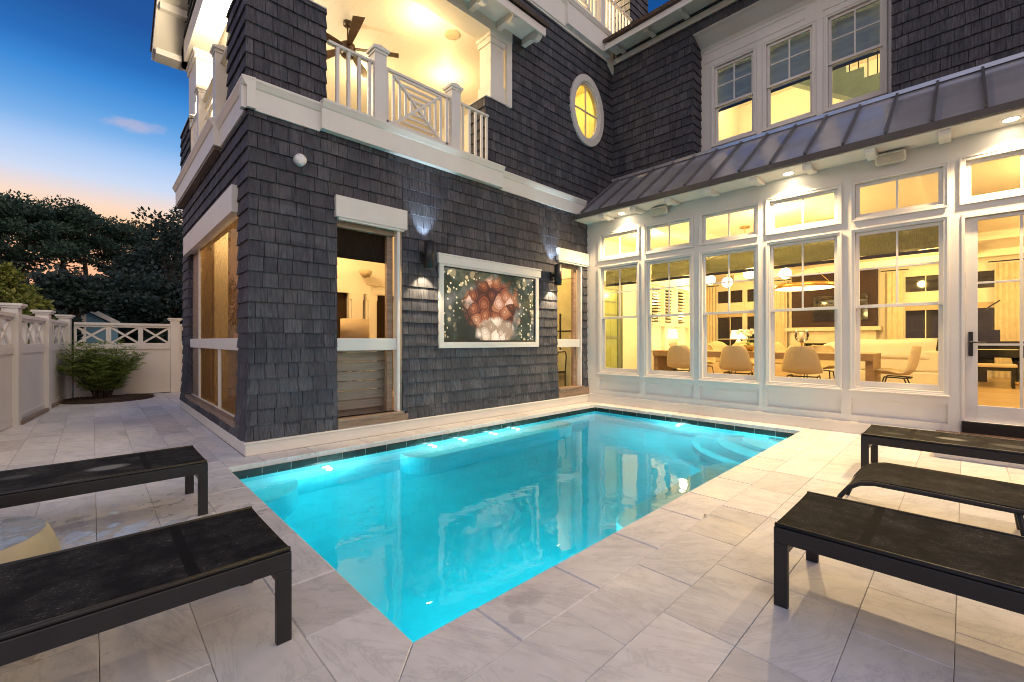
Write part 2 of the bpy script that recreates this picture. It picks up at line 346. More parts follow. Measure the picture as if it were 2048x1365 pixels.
# ------------------------------------------------------------------ world
def build_world():
    w = bpy.data.worlds.new('World'); scene.world = w; w.use_nodes = True; N = w.node_tree.nodes; L = w.node_tree.links
    bg = N['Background']; tc = N.new('ShaderNodeTexCoord'); d = tc.outputs['Generated']
    sp = N.new('ShaderNodeSeparateXYZ'); L.new(d, sp.inputs[0])
    # sunset side (towards +Y) and opposite sky, out of view, brightened beyond twilight as fill light
    a = ramp(N, [(0,(0.4885,0.2521,0.2364)),(.10,(0.6697,0.3152,0.2049)),(.19,(0.7879,0.4412,0.2364)),(.224,(0.6225,0.4727,0.3940)),(.261,(0.3940,0.4727,0.6146)),(.30,(0.2600,0.3940,0.6146)),(.331,(0.1221,0.2915,0.5594)),(.365,(0.0551,0.2206,0.5043)),(.40,(0.0173,0.1575,0.4491)),(.43,(0.0048,0.0985,0.3389)),(.485,(0.0023,0.0551,0.2245)),(1,(0.0031,0.0237,0.0945))]); L.new(sp.outputs['Z'], a.inputs[0])
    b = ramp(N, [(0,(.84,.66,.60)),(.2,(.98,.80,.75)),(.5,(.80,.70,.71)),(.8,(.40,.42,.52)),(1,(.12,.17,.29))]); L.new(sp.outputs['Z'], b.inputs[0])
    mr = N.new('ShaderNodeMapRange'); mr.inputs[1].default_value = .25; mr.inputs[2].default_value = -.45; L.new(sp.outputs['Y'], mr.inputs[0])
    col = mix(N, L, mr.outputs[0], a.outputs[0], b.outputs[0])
    # one thin pink cloud
    def dot(vx):
        k = N.new('ShaderNodeVectorMath'); k.operation = 'DOT_PRODUCT'; L.new(d, k.inputs[0]); k.inputs[1].default_value = vx; return k.outputs['Value']
    c0 = CLOUD
    rt = c0.cross(Vector((0,0,1))).normalized(); up = rt.cross(c0).normalized()
    u = dot(rt); v = dot(up); f = dot(c0)
    sc = N.new('ShaderNodeMapping'); sc.inputs['Scale'].default_value = (1,1,2.6); L.new(d, sc.inputs[0])
    nz = mth(N, L, 'SUBTRACT', noise(N, L, sc.outputs[0], 26, 6, .65), .5)
    e = mth(N, L, 'SQRT', mth(N, L, 'ADD', mth(N, L, 'POWER', mth(N, L, 'DIVIDE', u, .036), 2), mth(N, L, 'POWER', mth(N, L, 'DIVIDE', mth(N, L, 'SUBTRACT', v, mth(N, L, 'MULTIPLY', u, .12)), .0095), 2)))
    k = N.new('ShaderNodeMapRange'); k.inputs[1].default_value = 1.25; k.inputs[2].default_value = .1; k.inputs[4].default_value = .42
    L.new(mth(N, L, 'ADD', e, mth(N, L, 'MULTIPLY', nz, 3.2)), k.inputs[0])
    kf = mth(N, L, 'MULTIPLY', k.outputs[0], mth(N, L, 'GREATER_THAN', f, 0))
    col = mix(N, L, kf, col, (.46,.36,.40))
    # a little real twilight sky on top (Nishita, sun just below the trees)
    sk = N.new('ShaderNodeTexSky'); sk.sky_type = 'NISHITA'; sk.sun_disc = False; sk.sun_elevation = R(1.0); sk.sun_rotation = R(-10)
    col = mix(N, L, .01, col, sk.outputs[0], 'ADD')
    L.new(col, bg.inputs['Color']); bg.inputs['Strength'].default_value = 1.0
YAW = R(46.1); F_PX = 871.86
FW = Vector((math.cos(YAW), math.sin(YAW), 0)); RT = Vector((math.sin(YAW), -math.cos(YAW), 0)); HC = 1.3
def pdir(px, py): return (FW + (px-1024)/F_PX*RT - Vector((0,0,(py-683)/F_PX))).normalized()
CLOUD = pdir(275,252)
build_world()

# ------------------------------------------------------------------ camera
cam = bpy.data.cameras.new('camera'); co = bpy.data.objects.new('camera', cam); C.objects.link(co)
cam.sensor_width = 36; cam.lens = F_PX/2048*36; cam.clip_start = .05; cam.clip_end = 2000; cam.shift_y = -.0002
co.location = (0,0,HC); co.rotation_euler = (R(90), 0, YAW-R(90)); scene.camera = co
scene.view_settings.view_transform = 'Standard'; scene.view_settings.look = 'None'; scene.view_settings.exposure = .55; scene.view_settings.gamma = 1
scene.render.engine = 'CYCLES'; scene.cycles.use_denoising = True; scene.cycles.max_bounces = 10; scene.cycles.transparent_max_bounces = 16
scene.cycles.transmission_bounces = 8; scene.cycles.sample_clamp_indirect = 4; scene.cycles.caustics_reflective = False; scene.cycles.caustics_refractive = True; scene.cycles.blur_glossy = .3; scene.cycles.filter_width = 1.0; scene.cycles.denoising_prefilter = 'ACCURATE'

# ------------------------------------------------------------------ ground, deck, pool
PX0, PX1, PY0, PY1 = 1.0, 7.38, 1.655, 5.24          # pool opening (coping inner edge)
def cells(x0, x1, y0, y1, holes):
    xs = sorted({x0,x1,*[h[0] for h in holes],*[h[1] for h in holes]}); ys = sorted({y0,y1,*[h[2] for h in holes],*[h[3] for h in holes]})
    xs = [x for x in xs if x0 <= x <= x1]; ys = [y for y in ys if y0 <= y <= y1]
    for i in range(len(xs)-1):
        for j in range(len(ys)-1):
            cx, cy = (xs[i]+xs[i+1])/2, (ys[j]+ys[j+1])/2
            if not any(h[0] < cx < h[1] and h[2] < cy < h[3] for h in holes): yield xs[i], xs[i+1], ys[j], ys[j+1]
g = MB()
for x0,x1,y0,y1 in cells(-400,400,-400,400,[(PX0-.1,PX1+.1,PY0-.1,PY1+.1)]): g.quad((x0,y0,-.07),(x1,y0,-.07),(x1,y1,-.07),(x0,y1,-.07))
tag(build(g,'ground',M['soil']), kind='structure')
g = MB()
for x0,x1,y0,y1 in cells(-1.15,7.75,-3.2,13.95,[(PX0-.04,PX1+.04,PY0-.04,PY1+.04)]): g.box(x0,y0,-.06,x1,y1,-.008)
tag(build(g,'mortar_bed',M['grout']), kind='structure')

pv = MB()
def tile(x0,y0,x1,y1,z=0,b=.0022,h=.03):
    g_ = .0012; x0 += g_; y0 += g_; x1 -= g_; y1 -= g_
    if x1-x0 < .02 or y1-y0 < .02: return
    z += rnd.uniform(-.0015,.0015); t = [rnd.uniform(-.0012,.0012) for _ in range(4)]
    o = [(x0,y0),(x1,y0),(x1,y1),(x0,y1)]; i_ = [(x0+b,y0+b),(x1-b,y0+b),(x1-b,y1-b),(x0+b,y1-b)]
    vs = [(x,y,z-h) for x,y in o] + [(x,y,z-b*.8) for x,y in o] + [(x,y,z+t[k]) for k,(x,y) in enumerate(i_)]
    fs = [(8,9,10,11)] + [(k,(k+1)%4,4+(k+1)%4,4+k) for k in range(4)] + [(4+k,4+(k+1)%4,8+(k+1)%4,8+k) for k in range(4)]
    pv.add(vs, fs)
P = .325
# near zone: rows along X below the pool and to the right of it
NX0 = .67
y = 1.33; k = 0
while y > -3.2:
    first = .65-(.0 if k % 2 else .33)
    xs = [NX0, NX0+first]
    while xs[-1] < 7.75: xs.append(xs[-1] + (.65 if rnd.random() < .8 else .49))
    for a_, b_ in zip(xs, xs[1:]): tile(a_, y-P, min(b_,7.75), y)
    y -= P; k += 1
# left zone: columns along Y
x = .67; k = 0
while x > -1.1:
    ys = [-3.2 + (.33 if k % 2 else 0)]
    while ys[-1] < 13.9: ys.append(ys[-1]+.83+(.0 if rnd.random() < .8 else -.2))
    for a_, b_ in zip(ys, ys[1:]):
        b2 = min(b_, 13.9)
        tile(x-P, a_, x, b2)
    x -= P; k += 1
# zone between pool corner and house side (x .67..1.23, y>5.58)
for kx, (xa, xb) in enumerate([(.67,.995),(.995,1.23)]):
    ya = 5.58
    while ya < 13.9:
        yb = min(13.9, ya + (.83 if kx else .7)); tile(xa, ya, xb, yb); ya = yb
for xa in [1.23+.325*i for i in range(20)]:
    ya = 10.7
    while ya < 13.9: tile(xa, ya, xa+.325, min(13.9,ya+.83)); ya += .83
tag(build(pv,'paving',M['marble']), kind='structure')
# coping round the pool
pv = MB()
ys = [5.58,5.24,4.92,4.44,3.77,3.14,2.48,2.0,1.655]
tile(.67,5.24,1.0,5.58,0,.008,.055)
for a_, b_ in zip(ys[1:-2], ys[2:-1]): tile(.67,b_,1.0,a_,0,.008,.055)
def ptile(pts, z=0, b=.005, h=.055):
    cx_ = sum(p[0] for p in pts)/len(pts); cy_ = sum(p[1] for p in pts)/len(pts); n = len(pts)
    def sh(k): return [(p[0]+(cx_-p[0])*k/math.hypot(cx_-p[0],cy_-p[1]), p[1]+(cy_-p[1])*k/math.hypot(cx_-p[0],cy_-p[1])) for p in pts]
    o = sh(.0018); i_ = sh(.0018+b)
    pv.add([(x,y,z-h) for x,y in o]+[(x,y,z-b*.8) for x,y in o]+[(x,y,z) for x,y in i_], [tuple(range(2*n,3*n))]+[(k,(k+1)%n,n+(k+1)%n,n+k) for k in range(n)]+[(n+k,n+(k+1)%n,2*n+(k+1)%n,2*n+k) for k in range(n)])
ptile([(.67,1.33),(1.0,1.655),(1.0,2.0),(.67,2.0)]); ptile([(.67,1.33),(1.34,1.33),(1.34,1.655),(1.0,1.655)])
xs = [.67,1.0,1.34,1.92,2.55,3.18,3.7,4.3,4.85,5.4,6.0,6.6,7.38]
for a_, b_ in zip(xs[2:], xs[3:]): tile(a_,1.33,b_,1.655,0,.008,.055)
xs = [1.0,1.34,1.87,2.53,3.15,3.7,4.3,4.9,5.5,6.1,6.75,7.38]
for a_, b_ in zip(xs, xs[1:]): tile(a_,5.24,b_,5.59,0,.008,.055)
ys = [1.655,2.3,3.0,3.6,4.2,4.8,5.24]
tile(7.38,1.33,7.68,1.655,0,.004,.03)
for a_, b_ in zip(ys, ys[1:]): tile(7.38,a_,7.68,b_,0,.008,.055)
tile(7.38,5.24,7.68,5.59,0,.008,.055)
tag(build(pv,'pool_coping',M['marble']), kind='structure')
# basin
ZW, ZB = -.115, -1.12
bx0,bx1,by0,by1 = PX0+.02,PX1-.02,PY0+.02,PY1-.02
b = MB()
b.quad((bx0,by0,ZB),(bx1,by0,ZB),(bx1,by1,ZB),(bx0,by1,ZB))
b.quad((bx0,by0,ZB),(bx0,by1,ZB),(bx0,by1,-.2),(bx0,by0,-.2)); b.quad((bx1,by0,ZB),(bx1,by0,-.2),(bx1,by1,-.2),(bx1,by1,ZB))
b.quad((bx0,by0,ZB),(bx0,by0,-.2),(bx1,by0,-.2),(bx1,by0,ZB)); b.quad((bx0,by1,ZB),(bx1,by1,ZB),(bx1,by1,-.2),(bx0,by1,-.2))
def arc(cx, cy, r, a0, a1, n=14): return [(cx+r*math.cos(a0+(a1-a0)*i/n), cy+r*math.sin(a0+(a1-a0)*i/n)) for i in range(n+1)]
# corner steps (quarter rounds), wall ledge, corner seat, near ledge
for r_, zt in ((.36,-.26),(.71,-.46),(1.07,-.66),(1.43,-.86)):
    b.prism([(bx1+.01,by0-.01)]+arc(bx1,by0,r_,math.pi/2,math.pi), 'z', ZB-.01, zt)
b.prism([(bx0-.01,by1+.01)]+arc(bx0,by1,.62,-math.pi/2,0), 'z', ZB-.01, -.52)
b.prism([(2.95,by1+.01)]+arc(3.25,by1-.15,.32,math.pi,math.pi*1.5,8)+arc(5.9,by1-.15,.32,math.pi*1.5,math.pi*2,8)+[(6.22,by1+.01)], 'z', ZB-.01, -.42)
b.prism([(5.7,by0-.01)]+arc(5.4,by0+.15,.3,0,math.pi/2,8)+arc(3.4,by0+.15,.3,math.pi/2,math.pi,8)+[(3.1,by0-.01)], 'z', ZB-.01, -.42)
tag(build(b,'pool_basin',M['plaster'],bev=.015), kind='structure')
t = MB(); tl = .29; zr = [(-.052,-.125),(-.128,-.2)]
for ri, (zt, zb) in enumerate(zr):
    o = .14*ri
    x = bx0-o
    while x < bx1:
        xa, xb = max(x,bx0)+.0045, min(x+tl,bx1)-.0045
        if xb > xa:
            t.box(xa,by1-.001,zb,xb,by1+.012,zt); t.box(xa,by0-.012,zb,xb,by0+.001,zt)
        x += tl
    y = by0-o
    while y < by1:
        ya, yb = max(y,by0)+.0045, min(y+tl,by1)-.0045
        if yb > ya:
            t.box(bx1-.001,ya,zb,bx1+.012,yb,zt); t.box(bx0-.012,ya,zb,bx0+.001,yb,zt)
        y += tl
tag(build(t,'waterline_tiles',M['pooltile']), kind='structure')
gb = MB(); gb.box(bx0-.03,by1+.006,-.21,bx1+.03,by1+.03,-.05); gb.box(bx0-.03,by0-.03,-.21,bx1+.03,by0-.006,-.05); gb.box(bx1+.006,by0,-.21,bx1+.03,by1,-.05); gb.box(bx0-.03,by0,-.21,bx0-.006,by1,-.05)
tag(build(gb,'waterline_grout',simple('pale_grout',(.5,.52,.48),.8)), kind='structure')
def mat_water():
    m, nt, N, L, bs = new_mat('pool_water'); N.remove(bs); out = N['Material Output']
    g_ = N.new('ShaderNodeBsdfGlass'); g_.inputs['IOR'].default_value = 1.33; g_.inputs['Roughness'].default_value = 0
    v = coords(N, L); n = noise(N, L, v, 2.2, 3, .5, .3); n2 = noise(N, L, v, 9, 2)
    h = mth(N, L, 'ADD', n, mth(N, L, 'MULTIPLY', n2, .12)); bp = N.new('ShaderNodeBump'); bp.inputs['Strength'].default_value = .13; bp.inputs['Distance'].default_value = .035
    L.new(h, bp.inputs['Height']); L.new(bp.outputs[0], g_.inputs['Normal']); L.new(g_.outputs[0], out.inputs['Surface'])
    ab = N.new('ShaderNodeVolumeAbsorption'); ab.inputs['Color'].default_value = (.0,.88,.935,1); ab.inputs['Density'].default_value = 1.15; L.new(ab.outputs[0], out.inputs['Volume']); return m
w = MB(); w.box(bx0-.008,by0-.008,ZB-.02,bx1+.008,by1+.008,ZW)
tag(build(w,'water',mat_water()), kind='structure')
# pool lights: small round LED lenses let into the wall
def pool_light(x, y, z, nrm, label, power):
    t = thing('pool_light', label, 'pool light', (x,y,z), 'round lights under the water')
    ax = 'y' if nrm[1] else 'x'; s = nrm[1] or nrm[0]
    build(MB().lathe([(.0,0.006*s),(.042,.006*s),(.05,.012*s),(.058,.012*s),(.058,-.01*s)],(x,y,z),20,ax),'bezel',M['plastic'],t,True)
    build(MB().lathe([(.0,0.014*s),(.03,.012*s),(.04,.008*s)],(x,y,z),20,ax),'lens',M['e_pool'],t,True)
    lamp('POINT','pool_lamp',(x+nrm[0]*.11,y+nrm[1]*.11,z-.01),power,(.85,1,1),.03,t)
PWR = 31
pool_light(1.98,by1,-.36,(0,-1),'underwater light on the shingle wall side nearest the left corner seat',PWR)
for x_, lb in ((3.42,'first underwater light above the ledge, from the left'),(3.95,'second underwater light above the ledge, from the left'),(4.55,'third underwater light above the ledge, from the left'),(5.05,'last underwater light above the ledge, furthest from the deck')):
    pool_light(x_,by1,-.3,(0,-1),lb,PWR*.55)
for x_, lb in ((6.70,'underwater light on the near wall in the middle of the curved steps'),(2.2,'underwater light on the near wall by the deck corner')):
    pool_light(x_,by0,-.2,(0,1),lb,PWR*1.5)
pool_light(bx1,3.42,-.28,(-1,0),'underwater light below the white window wall beside the curved steps',PWR)

# ------------------------------------------------------------------ house
house = thing('beach_house','three-storey beach house in charcoal cedar shingles with white trim, lit windows and a screened porch','house',(1.29,5.66,0))
CRS = .177
def flare(z): return .05*max(0,(1.2-z)/1.2)**2 if z < 1.2 else 0
def shingles(mb, org, ud, nd, u0, u1, z0, z1, holes=(), e0=.02, e1=.02, fl=True, wr=(.1,.235), seed=1, crs=CRS, zoff=.155):
    """courses of separate shingles on the plane org+u*ud+z*Z; holes: (ua,ub,za,zb) or a function z->(ua,ub)"""
    rr = random.Random(seed); ud = Vector(ud); nd = Vector(nd); org = Vector(org)
    def Pt(u, z, o): return org+ud*u+Vector((0,0,z))+nd*o
    k0 = math.floor((z0-zoff)/crs+1e-6); k1 = math.ceil((z1-zoff)/crs-1e-6)
    for k in range(k0, k1):
        zb, zt = zoff+k*crs, zoff+(k+1)*crs
        f = flare(zb) if fl else 0
        ua, ub = u0-(e0+f if e0 else 0), u1+(e1+f if e1 else 0)
        us = [ua]; first = rr.uniform(.05,.2); us.append(ua+first)
        while us[-1] < ub-.05: us.append(us[-1]+rr.uniform(*wr))
        us[-1] = ub
        if len(us) > 2 and us[-1]-us[-2] < .03: us.pop(-2)
        br = sorted({max(zb,z0), min(zt,z1), *[h[i] for h in holes if not callable(h) for i in (2,3) if max(zb,z0) < h[i] < min(zt,z1)]})
        jit = [rr.uniform(-.003,.003) for _ in us]
        for zb2, zt2 in zip(br, br[1:]):
            zm = (zb2+zt2)/2; cut = []
            for h in holes:
                if callable(h):
                    c = h(zm)
                    if c: cut.append(c)
                elif h[2] < zm < h[3]: cut.append((h[0],h[1]))
            def pieces(a, b_):
                out = [(a,b_)]
                for ca, cb in cut:
                    nx = []
                    for a2, b2 in out:
                        if cb <= a2 or ca >= b2: nx.append((a2,b2)); continue
                        if a2 < ca: nx.append((a2,ca))
                        if cb < b2: nx.append((cb,b2))
                    out = nx
                return out
            def offs(z):
                t = (z-zb)/(zt-zb); fz = flare(zb)*(1-t)+flare(zt)*t if fl else 0
                return .027-.021*t+fz
            ob, ot = offs(zb2), offs(zt2)
            for i in range(len(us)-1):
                j = jit[i] if abs(zb2-zb) < 1e-6 else 0
                for a, b_ in pieces(us[i]+.003, us[i+1]-.003):
                    if b_-a < .006: continue
                    ex = .003*rr.random()
                    mb.add([Pt(a,zb2+j,0),Pt(b_,zb2+j,0),Pt(b_,zb2+j,ob+ex),Pt(a,zb2+j,ob+ex),Pt(a,zt2,-.004),Pt(b_,zt2,-.004),Pt(b_,zt2,ot+ex),Pt(a,zt2,ot+ex)],
                           [(3,2,6,7),(0,1,2,3),(1,5,6,2),(0,3,7,4)])
            for a, b_ in pieces(ua, ub):
                mb.quad(Pt(a,zb2,.001+min(0,0)),Pt(b_,zb2,.001),Pt(b_,zt2,.001),Pt(a,zt2,.001))
def pbox(mb, ax, d0, d1, a0, a1, z0, z1):
    return mb.box(d0,a0,z0,d1,a1,z1) if ax == 'x' else mb.box(a0,d0,z0,a1,d1,z1)
def ring(mb, ax, d0, d1, a0, a1, z0, z1, wl, wr_=None, wt=None, wb=None):
    wr_ = wl if wr_ is None else wr_; wt = wl if wt is None else wt; wb = wl if wb is None else wb
    pbox(mb,ax,d0,d1,a0,a0+wl,z0,z1); pbox(mb,ax,d0,d1,a1-wr_,a1,z0,z1)
    pbox(mb,ax,d0,d1,a0+wl,a1-wr_,z1-wt,z1); pbox(mb,ax,d0,d1,a0+wl,a1-wr_,z0,z0+wb)
S, W_ = M['shingle'], M['white']
# --- wall A, ground floor
A0, YA = 1.29, 5.66
w1 = (2.285,3.23,.29,2.93); w2 = (6.69,7.50,.34,2.92)
mb = MB(); shingles(mb,(0,YA,0),(1,0,0),(0,-1,0),A0,7.70,.155,3.98,[w1,w2,(3.9,6.03,1.26,2.5),(2.28,3.28,.1,.29),(6.69,7.7,.1,.34)],e1=0,seed=3)
build(mb,'shingle_wall',S,house)
mb = MB(); 
for x0,x1,z0,z1 in cells(A0+.02,7.66,.0,3.98,[w1,w2]): mb.box(x0,YA+.01,z0,x1,YA+.15,z1)
build(mb,'wall_core',M['cream'],house)
# --- left side wall, ground floor
lo = (6.15,9.95,.30,2.90)
mb = MB(); shingles(mb,(A0,0,0),(0,1,0),(-1,0,0),YA,10.62,.155,3.98,[lo],seed=5); build(mb,'shingle_wall',S,house)
mb = MB()
for y0,y1,z0,z1 in cells(YA+.16,10.6,0,3.98,[lo]): mb.box(A0+.01,y0,z0,A0+.15,y1,z1)
build(mb,'wall_core',M['cream'],house)
# far reveal of the side opening (shingled return seen at a slant)
mb = MB(); shingles(mb,(0,9.95,0),(1,0,0),(0,-1,0),A0,A0+.17,.30,2.9,e0=.02,e1=0,seed=6); build(mb,'shingle_return',S,house)
# base trim
mb = MB(); mb.box(1.235,5.592,0,7.67,5.67,.135); mb.box(1.235,5.67,0,1.30,10.68,.135)
mb.prism([(5.572,.135),(5.572,.15),(5.62,.166),(5.67,.166),(5.67,.135)],'x',1.215,7.64); mb.prism([(1.215,.135),(1.215,.15),(1.25,.165),(1.3,.165),(1.3,.135)],'y',5.672,10.7)
build(mb,'water_table_trim',M['cream'],house,bev=.004)
# band between ground and second floor
def band(mb, ax, o, a0, a1, z0, z1, s):
    """flat frieze with a crown cap; o: the face coordinate, s: outward sign"""
    pr = [(o,z0),(o,z1-.10),(o+s*.015,z1-.09),(o+s*.035,z1-.05),(o+s*.05,z1-.025),(o+s*.05,z1),(o-s*.09,z1+.012),(o-s*.09,z0)]
    mb.prism(pr, 'x' if ax == 'x' else 'y', a0, a1)
mb = MB(); band(mb,'x',5.615,1.20,2.06,3.93,4.27,-1); band(mb,'x',5.615,5.13,7.57,3.94,4.27,-1); band(mb,'x',5.545,2.06,5.13,3.95,4.305,-1)
mb.box(2.08,5.60,3.97,5.11,5.66,4.30)
band(mb,'y',1.245,5.567,7.03,3.93,4.268,-1); band(mb,'y',1.175,7.03,10.75,3.95,4.305,-1)
build(mb,'belly_band',M['cream'],house)
mb = MB(); mb.box(1.19,7.1,3.915,1.29,10.7,3.945); build(mb,'soffit_slot',M['sillwood_y'],house)
# window headers, rails, wooden sills (wall A and side)
def wood_opening(x0, x1, hx0, hx1, zs, zh0, zh1, post):
    mb = MB(); mb.box(hx0,5.585,zh0,hx1,5.655,zh1); mb.box(x0,5.66,1.17,x1-.09,5.72,1.335); mb.box(x1-.09,5.625,zs,x1-.045,5.72,zh0)
    mb.box(hx0+.04,5.60,zh0-.03,hx1-.04,5.655,zh0)
    build(mb,'window_header',W_,house,bev=.004)
    mb = MB(); mb.box(x0-.01,5.59,.168,hx1+.02,5.64,zs-.04); mb.box(x0-.01,5.575,zs-.04,x1-.02,5.80,zs); build(mb,'wood_sill',M['sillwood'],house,bev=.006)
    mb = MB(); mb.box(x0,5.70,zh0-.10,x1-.1,5.78,zh0); mb.box(x1-.19,5.74,zs,x1-.1,5.81,zh0-.1); build(mb,'wood_jamb',M['sillwood'],house,bev=.004)
wood_opening(2.285,3.23,2.25,3.28,.29,2.90,3.178,0); wood_opening(6.69,7.52,6.66,7.665,.35,2.905,3.155,0)
mb = MB(); mb.box(1.205,6.13,2.86,1.28,10.0,3.19); mb.box(1.30,6.0,1.18,1.37,9.95,1.335); mb.box(1.31,7.44,.32,1.36,7.52,1.18); mb.box(1.31,9.10,.32,1.36,9.125,2.86); mb.box(1.31,6.1,.3,1.36,9.95,.325)
build(mb,'screen_frame',W_,house,bev=.004)
mb = MB(); mb.box(1.24,6.12,.168,1.285,9.98,.265); mb.box(1.23,6.12,.265,1.42,9.98,.318); build(mb,'wood_sill',M['sillwood_y'],house,bev=.006)
mb = MB(); mb.quad((1.34,6.05,.3),(1.34,9.12,.3),(1.34,9.12,2.87),(1.34,6.05,2.87)); build(mb,'porch_screen',M['screen'],house)
mb = MB(); mb.box(1.34,9.13,.3,1.5,9.95,2.87); build(mb,'porch_panel',M['sillwood_y'],house)
# --- frame round the television
mb = MB(); ring(mb,'y',5.61,5.66,3.85,6.11,1.185,2.50,.085,None,.03,.095); mb.box(3.825,5.595,2.50,6.15,5.655,2.63); mb.box(3.81,5.585,2.63,6.165,5.655,2.655)
build(mb,'television_surround',M['cream'],house,bev=.003)
# --- screened room behind the wall
mb = MB(); mb.box(1.45,5.82,.12,7.6,10.5,.16); build(mb,'porch_floor',M['sillwood'],house)
mb = MB(); mb.box(1.3,5.68,3.64,7.66,10.6,3.7); build(mb,'porch_ceiling',M['board'],house)
mb = MB(); mb.box(7.58,5.82,.16,7.64,10.5,3.64)
for x0,x1,z0,z1 in cells(2.6,7.58,.16,3.64,[(2.75,3.46,.3,2.2),(3.74,3.79,.3,2.2),(4.02,4.42,.3,2.2),(4.75,5.4,.3,2.2),(5.8,6.5,.3,2.2)]): mb.box(x0,8.0,z0,x1,8.1,z1)
for x0,x1 in ((3.46,3.74),(3.79,4.02)): mb.box(x0+.01,7.96,2.08,x1-.01,8.0,2.2); mb.box(x0+.04,7.95,.16,x1-.04,8.0,2.08)
build(mb,'porch_inner_wall',M['ceil'],house)
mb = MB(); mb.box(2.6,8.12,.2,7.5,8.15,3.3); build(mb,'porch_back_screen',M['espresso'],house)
for b6 in ((6.35,7.2,.16,6.6,7.4,3.64),(1.6,9.5,.16,1.82,9.72,3.64)): build(MB().box(*b6),'porch_column',M['ceil'],house,bev=.01)
# --- wall A, second floor: piers, oval window wall
def oval(z):
    t = 1-((z-6.235)/.665)**2
    return (7.66-.495*math.sqrt(t),7.66+.495*math.sqrt(t)) if t > 0 else None
mb = MB(); shingles(mb,(0,YA,0),(1,0,0),(0,-1,0),5.40,8.66,4.25,7.68,[oval],e0=0,e1=0,fl=False,seed=11); build(mb,'shingle_wall',S,house)
mb = MB(); shingles(mb,(0,YA,0),(1,0,0),(0,-1,0),4.82,5.40,4.29,5.46,e0=.02,e1=.0,fl=False,seed=12)
shingles(mb,(4.82,0,0),(0,1,0),(-1,0,0),5.66,6.1,4.29,5.46,e0=.02,e1=0,fl=False,seed=13); build(mb,'shingle_pier',S,house)
mb = MB(); shingles(mb,(0,YA,0),(1,0,0),(0,-1,0),1.27,2.13,4.26,5.52,fl=False,seed=14); shingles(mb,(1.27,0,0),(0,1,0),(-1,0,0),5.66,6.62,4.26,5.52,e1=0,fl=False,seed=15)
shingles(mb,(2.13,0,0),(0,1,0),(1,0,0),5.66,6.62,4.26,5.52,e1=0,fl=False,seed=16); build(mb,'shingle_pier',S,house)
mb = MB(); shingles(mb,(1.27,0,0),(0,1,0),(-1,0,0),9.62,10.72,4.0,5.34,fl=False,seed=17); shingles(mb,(0,9.62,0),(1,0,0),(0,-1,0),1.27,1.75,4.0,5.34,e1=0,fl=False,seed=18); build(mb,'shingle_pier',S,house)
def column(x0, x1, y0, y1, zb, zt):
    mb = MB(); mb.box(x0-.05,y0-.05,zb,x1+.05,y1+.05,zb+.05); mb.box(x0-.02,y0-.02,zb+.05,x1+.02,y1+.02,zb+.30); mb.box(x0,y0,zb+.30,x1,y1,zt-.16)
    mb.box(x0-.025,y0-.025,zt-.16,x1+.025,y1+.025,zt-.06); mb.box(x0-.045,y0-.045,zt-.06,x1+.045,y1+.045,zt); return build(mb,'porch_column',M['cream'],house,bev=.006)
for b6 in ((4.80,5.63,5.46,5.40,6.12,5.475),(1.25,5.63,5.52,2.15,6.64,5.535),(1.25,9.6,5.34,1.77,10.74,5.355)): build(MB().box(*b6),'pier_cap',M['cream'],house)
column(4.955,5.26,5.68,5.98,5.46,6.62); column(1.40,2.0,5.74,6.45,5.52,6.62); column(1.36,1.70,9.72,10.55,5.34,6.62)
mb = MB(); mb.box(5.30,5.63,5.47,5.42,5.68,6.62); build(mb,'corner_board',M['cream'],house)
# beam, porch ceiling, porch walls
mb = MB(); mb.box(1.25,5.62,6.62,5.42,5.98,6.98); mb.box(1.25,5.98,6.62,1.62,10.6,6.98); mb.box(1.25,10.3,6.62,6.7,10.66,6.98); build(mb,'porch_beam',M['cream'],house)
mb = MB(); mb.box(1.62,5.98,6.84,6.7,10.3,6.88); build(mb,'balcony_ceiling',M['boardx'],house)
mb = MB(); mb.box(1.3,5.72,4.16,6.7,10.6,4.22); build(mb,'balcony_floor',M['greywood'],house)
mb = MB(); mb.box(6.6,5.8,4.22,6.7,10.3,6.84); mb.box(2.6,10.25,4.22,6.6,10.4,6.84); build(mb,'balcony_wall',M['ceil'],house)
def room(name, x0, x1, y0, y1, z0, z1, mat, skip=''):
    mb = MB()
    if 'f' not in skip: mb.quad((x0,y0,z0),(x1,y0,z0),(x1,y1,z0),(x0,y1,z0))
    if 'c' not in skip: mb.quad((x0,y0,z1),(x0,y1,z1),(x1,y1,z1),(x1,y0,z1))
    if 'w' not in skip: mb.quad((x0,y0,z0),(x0,y1,z0),(x0,y1,z1),(x0,y0,z1))
    if 'e' not in skip: mb.quad((x1,y0,z0),(x1,y0,z1),(x1,y1,z1),(x1,y1,z0))
    if 's' not in skip: mb.quad((x0,y0,z0),(x0,y0,z1),(x1,y0,z1),(x1,y0,z0))
    if 'n' not in skip: mb.quad((x0,y1,z0),(x1,y1,z0),(x1,y1,z1),(x0,y1,z1))
    return build(mb,name,mat,house)
# french doors at the back of the balcony
for x in (4.3,5.5):
    mb = MB(); ring(mb,'y',10.16,10.25,x,x+.95,4.24,6.45,.12); mb.box(x+.455,10.18,4.36,x+.495,10.24,6.33)
    for z in (4.9,5.45,5.95): mb.box(x+.12,10.19,z,x+.455,10.23,z+.03); mb.box(x+.495,10.19,z,x+.83,10.23,z+.03)
    d = build(mb,'french_door',M['cream'],house); build(MB().box(x+.12,10.235,4.36,x+.83,10.24,6.33),'glass_pane',simple('lit_curtained_glass',(.6,.55,.42),.2),d)
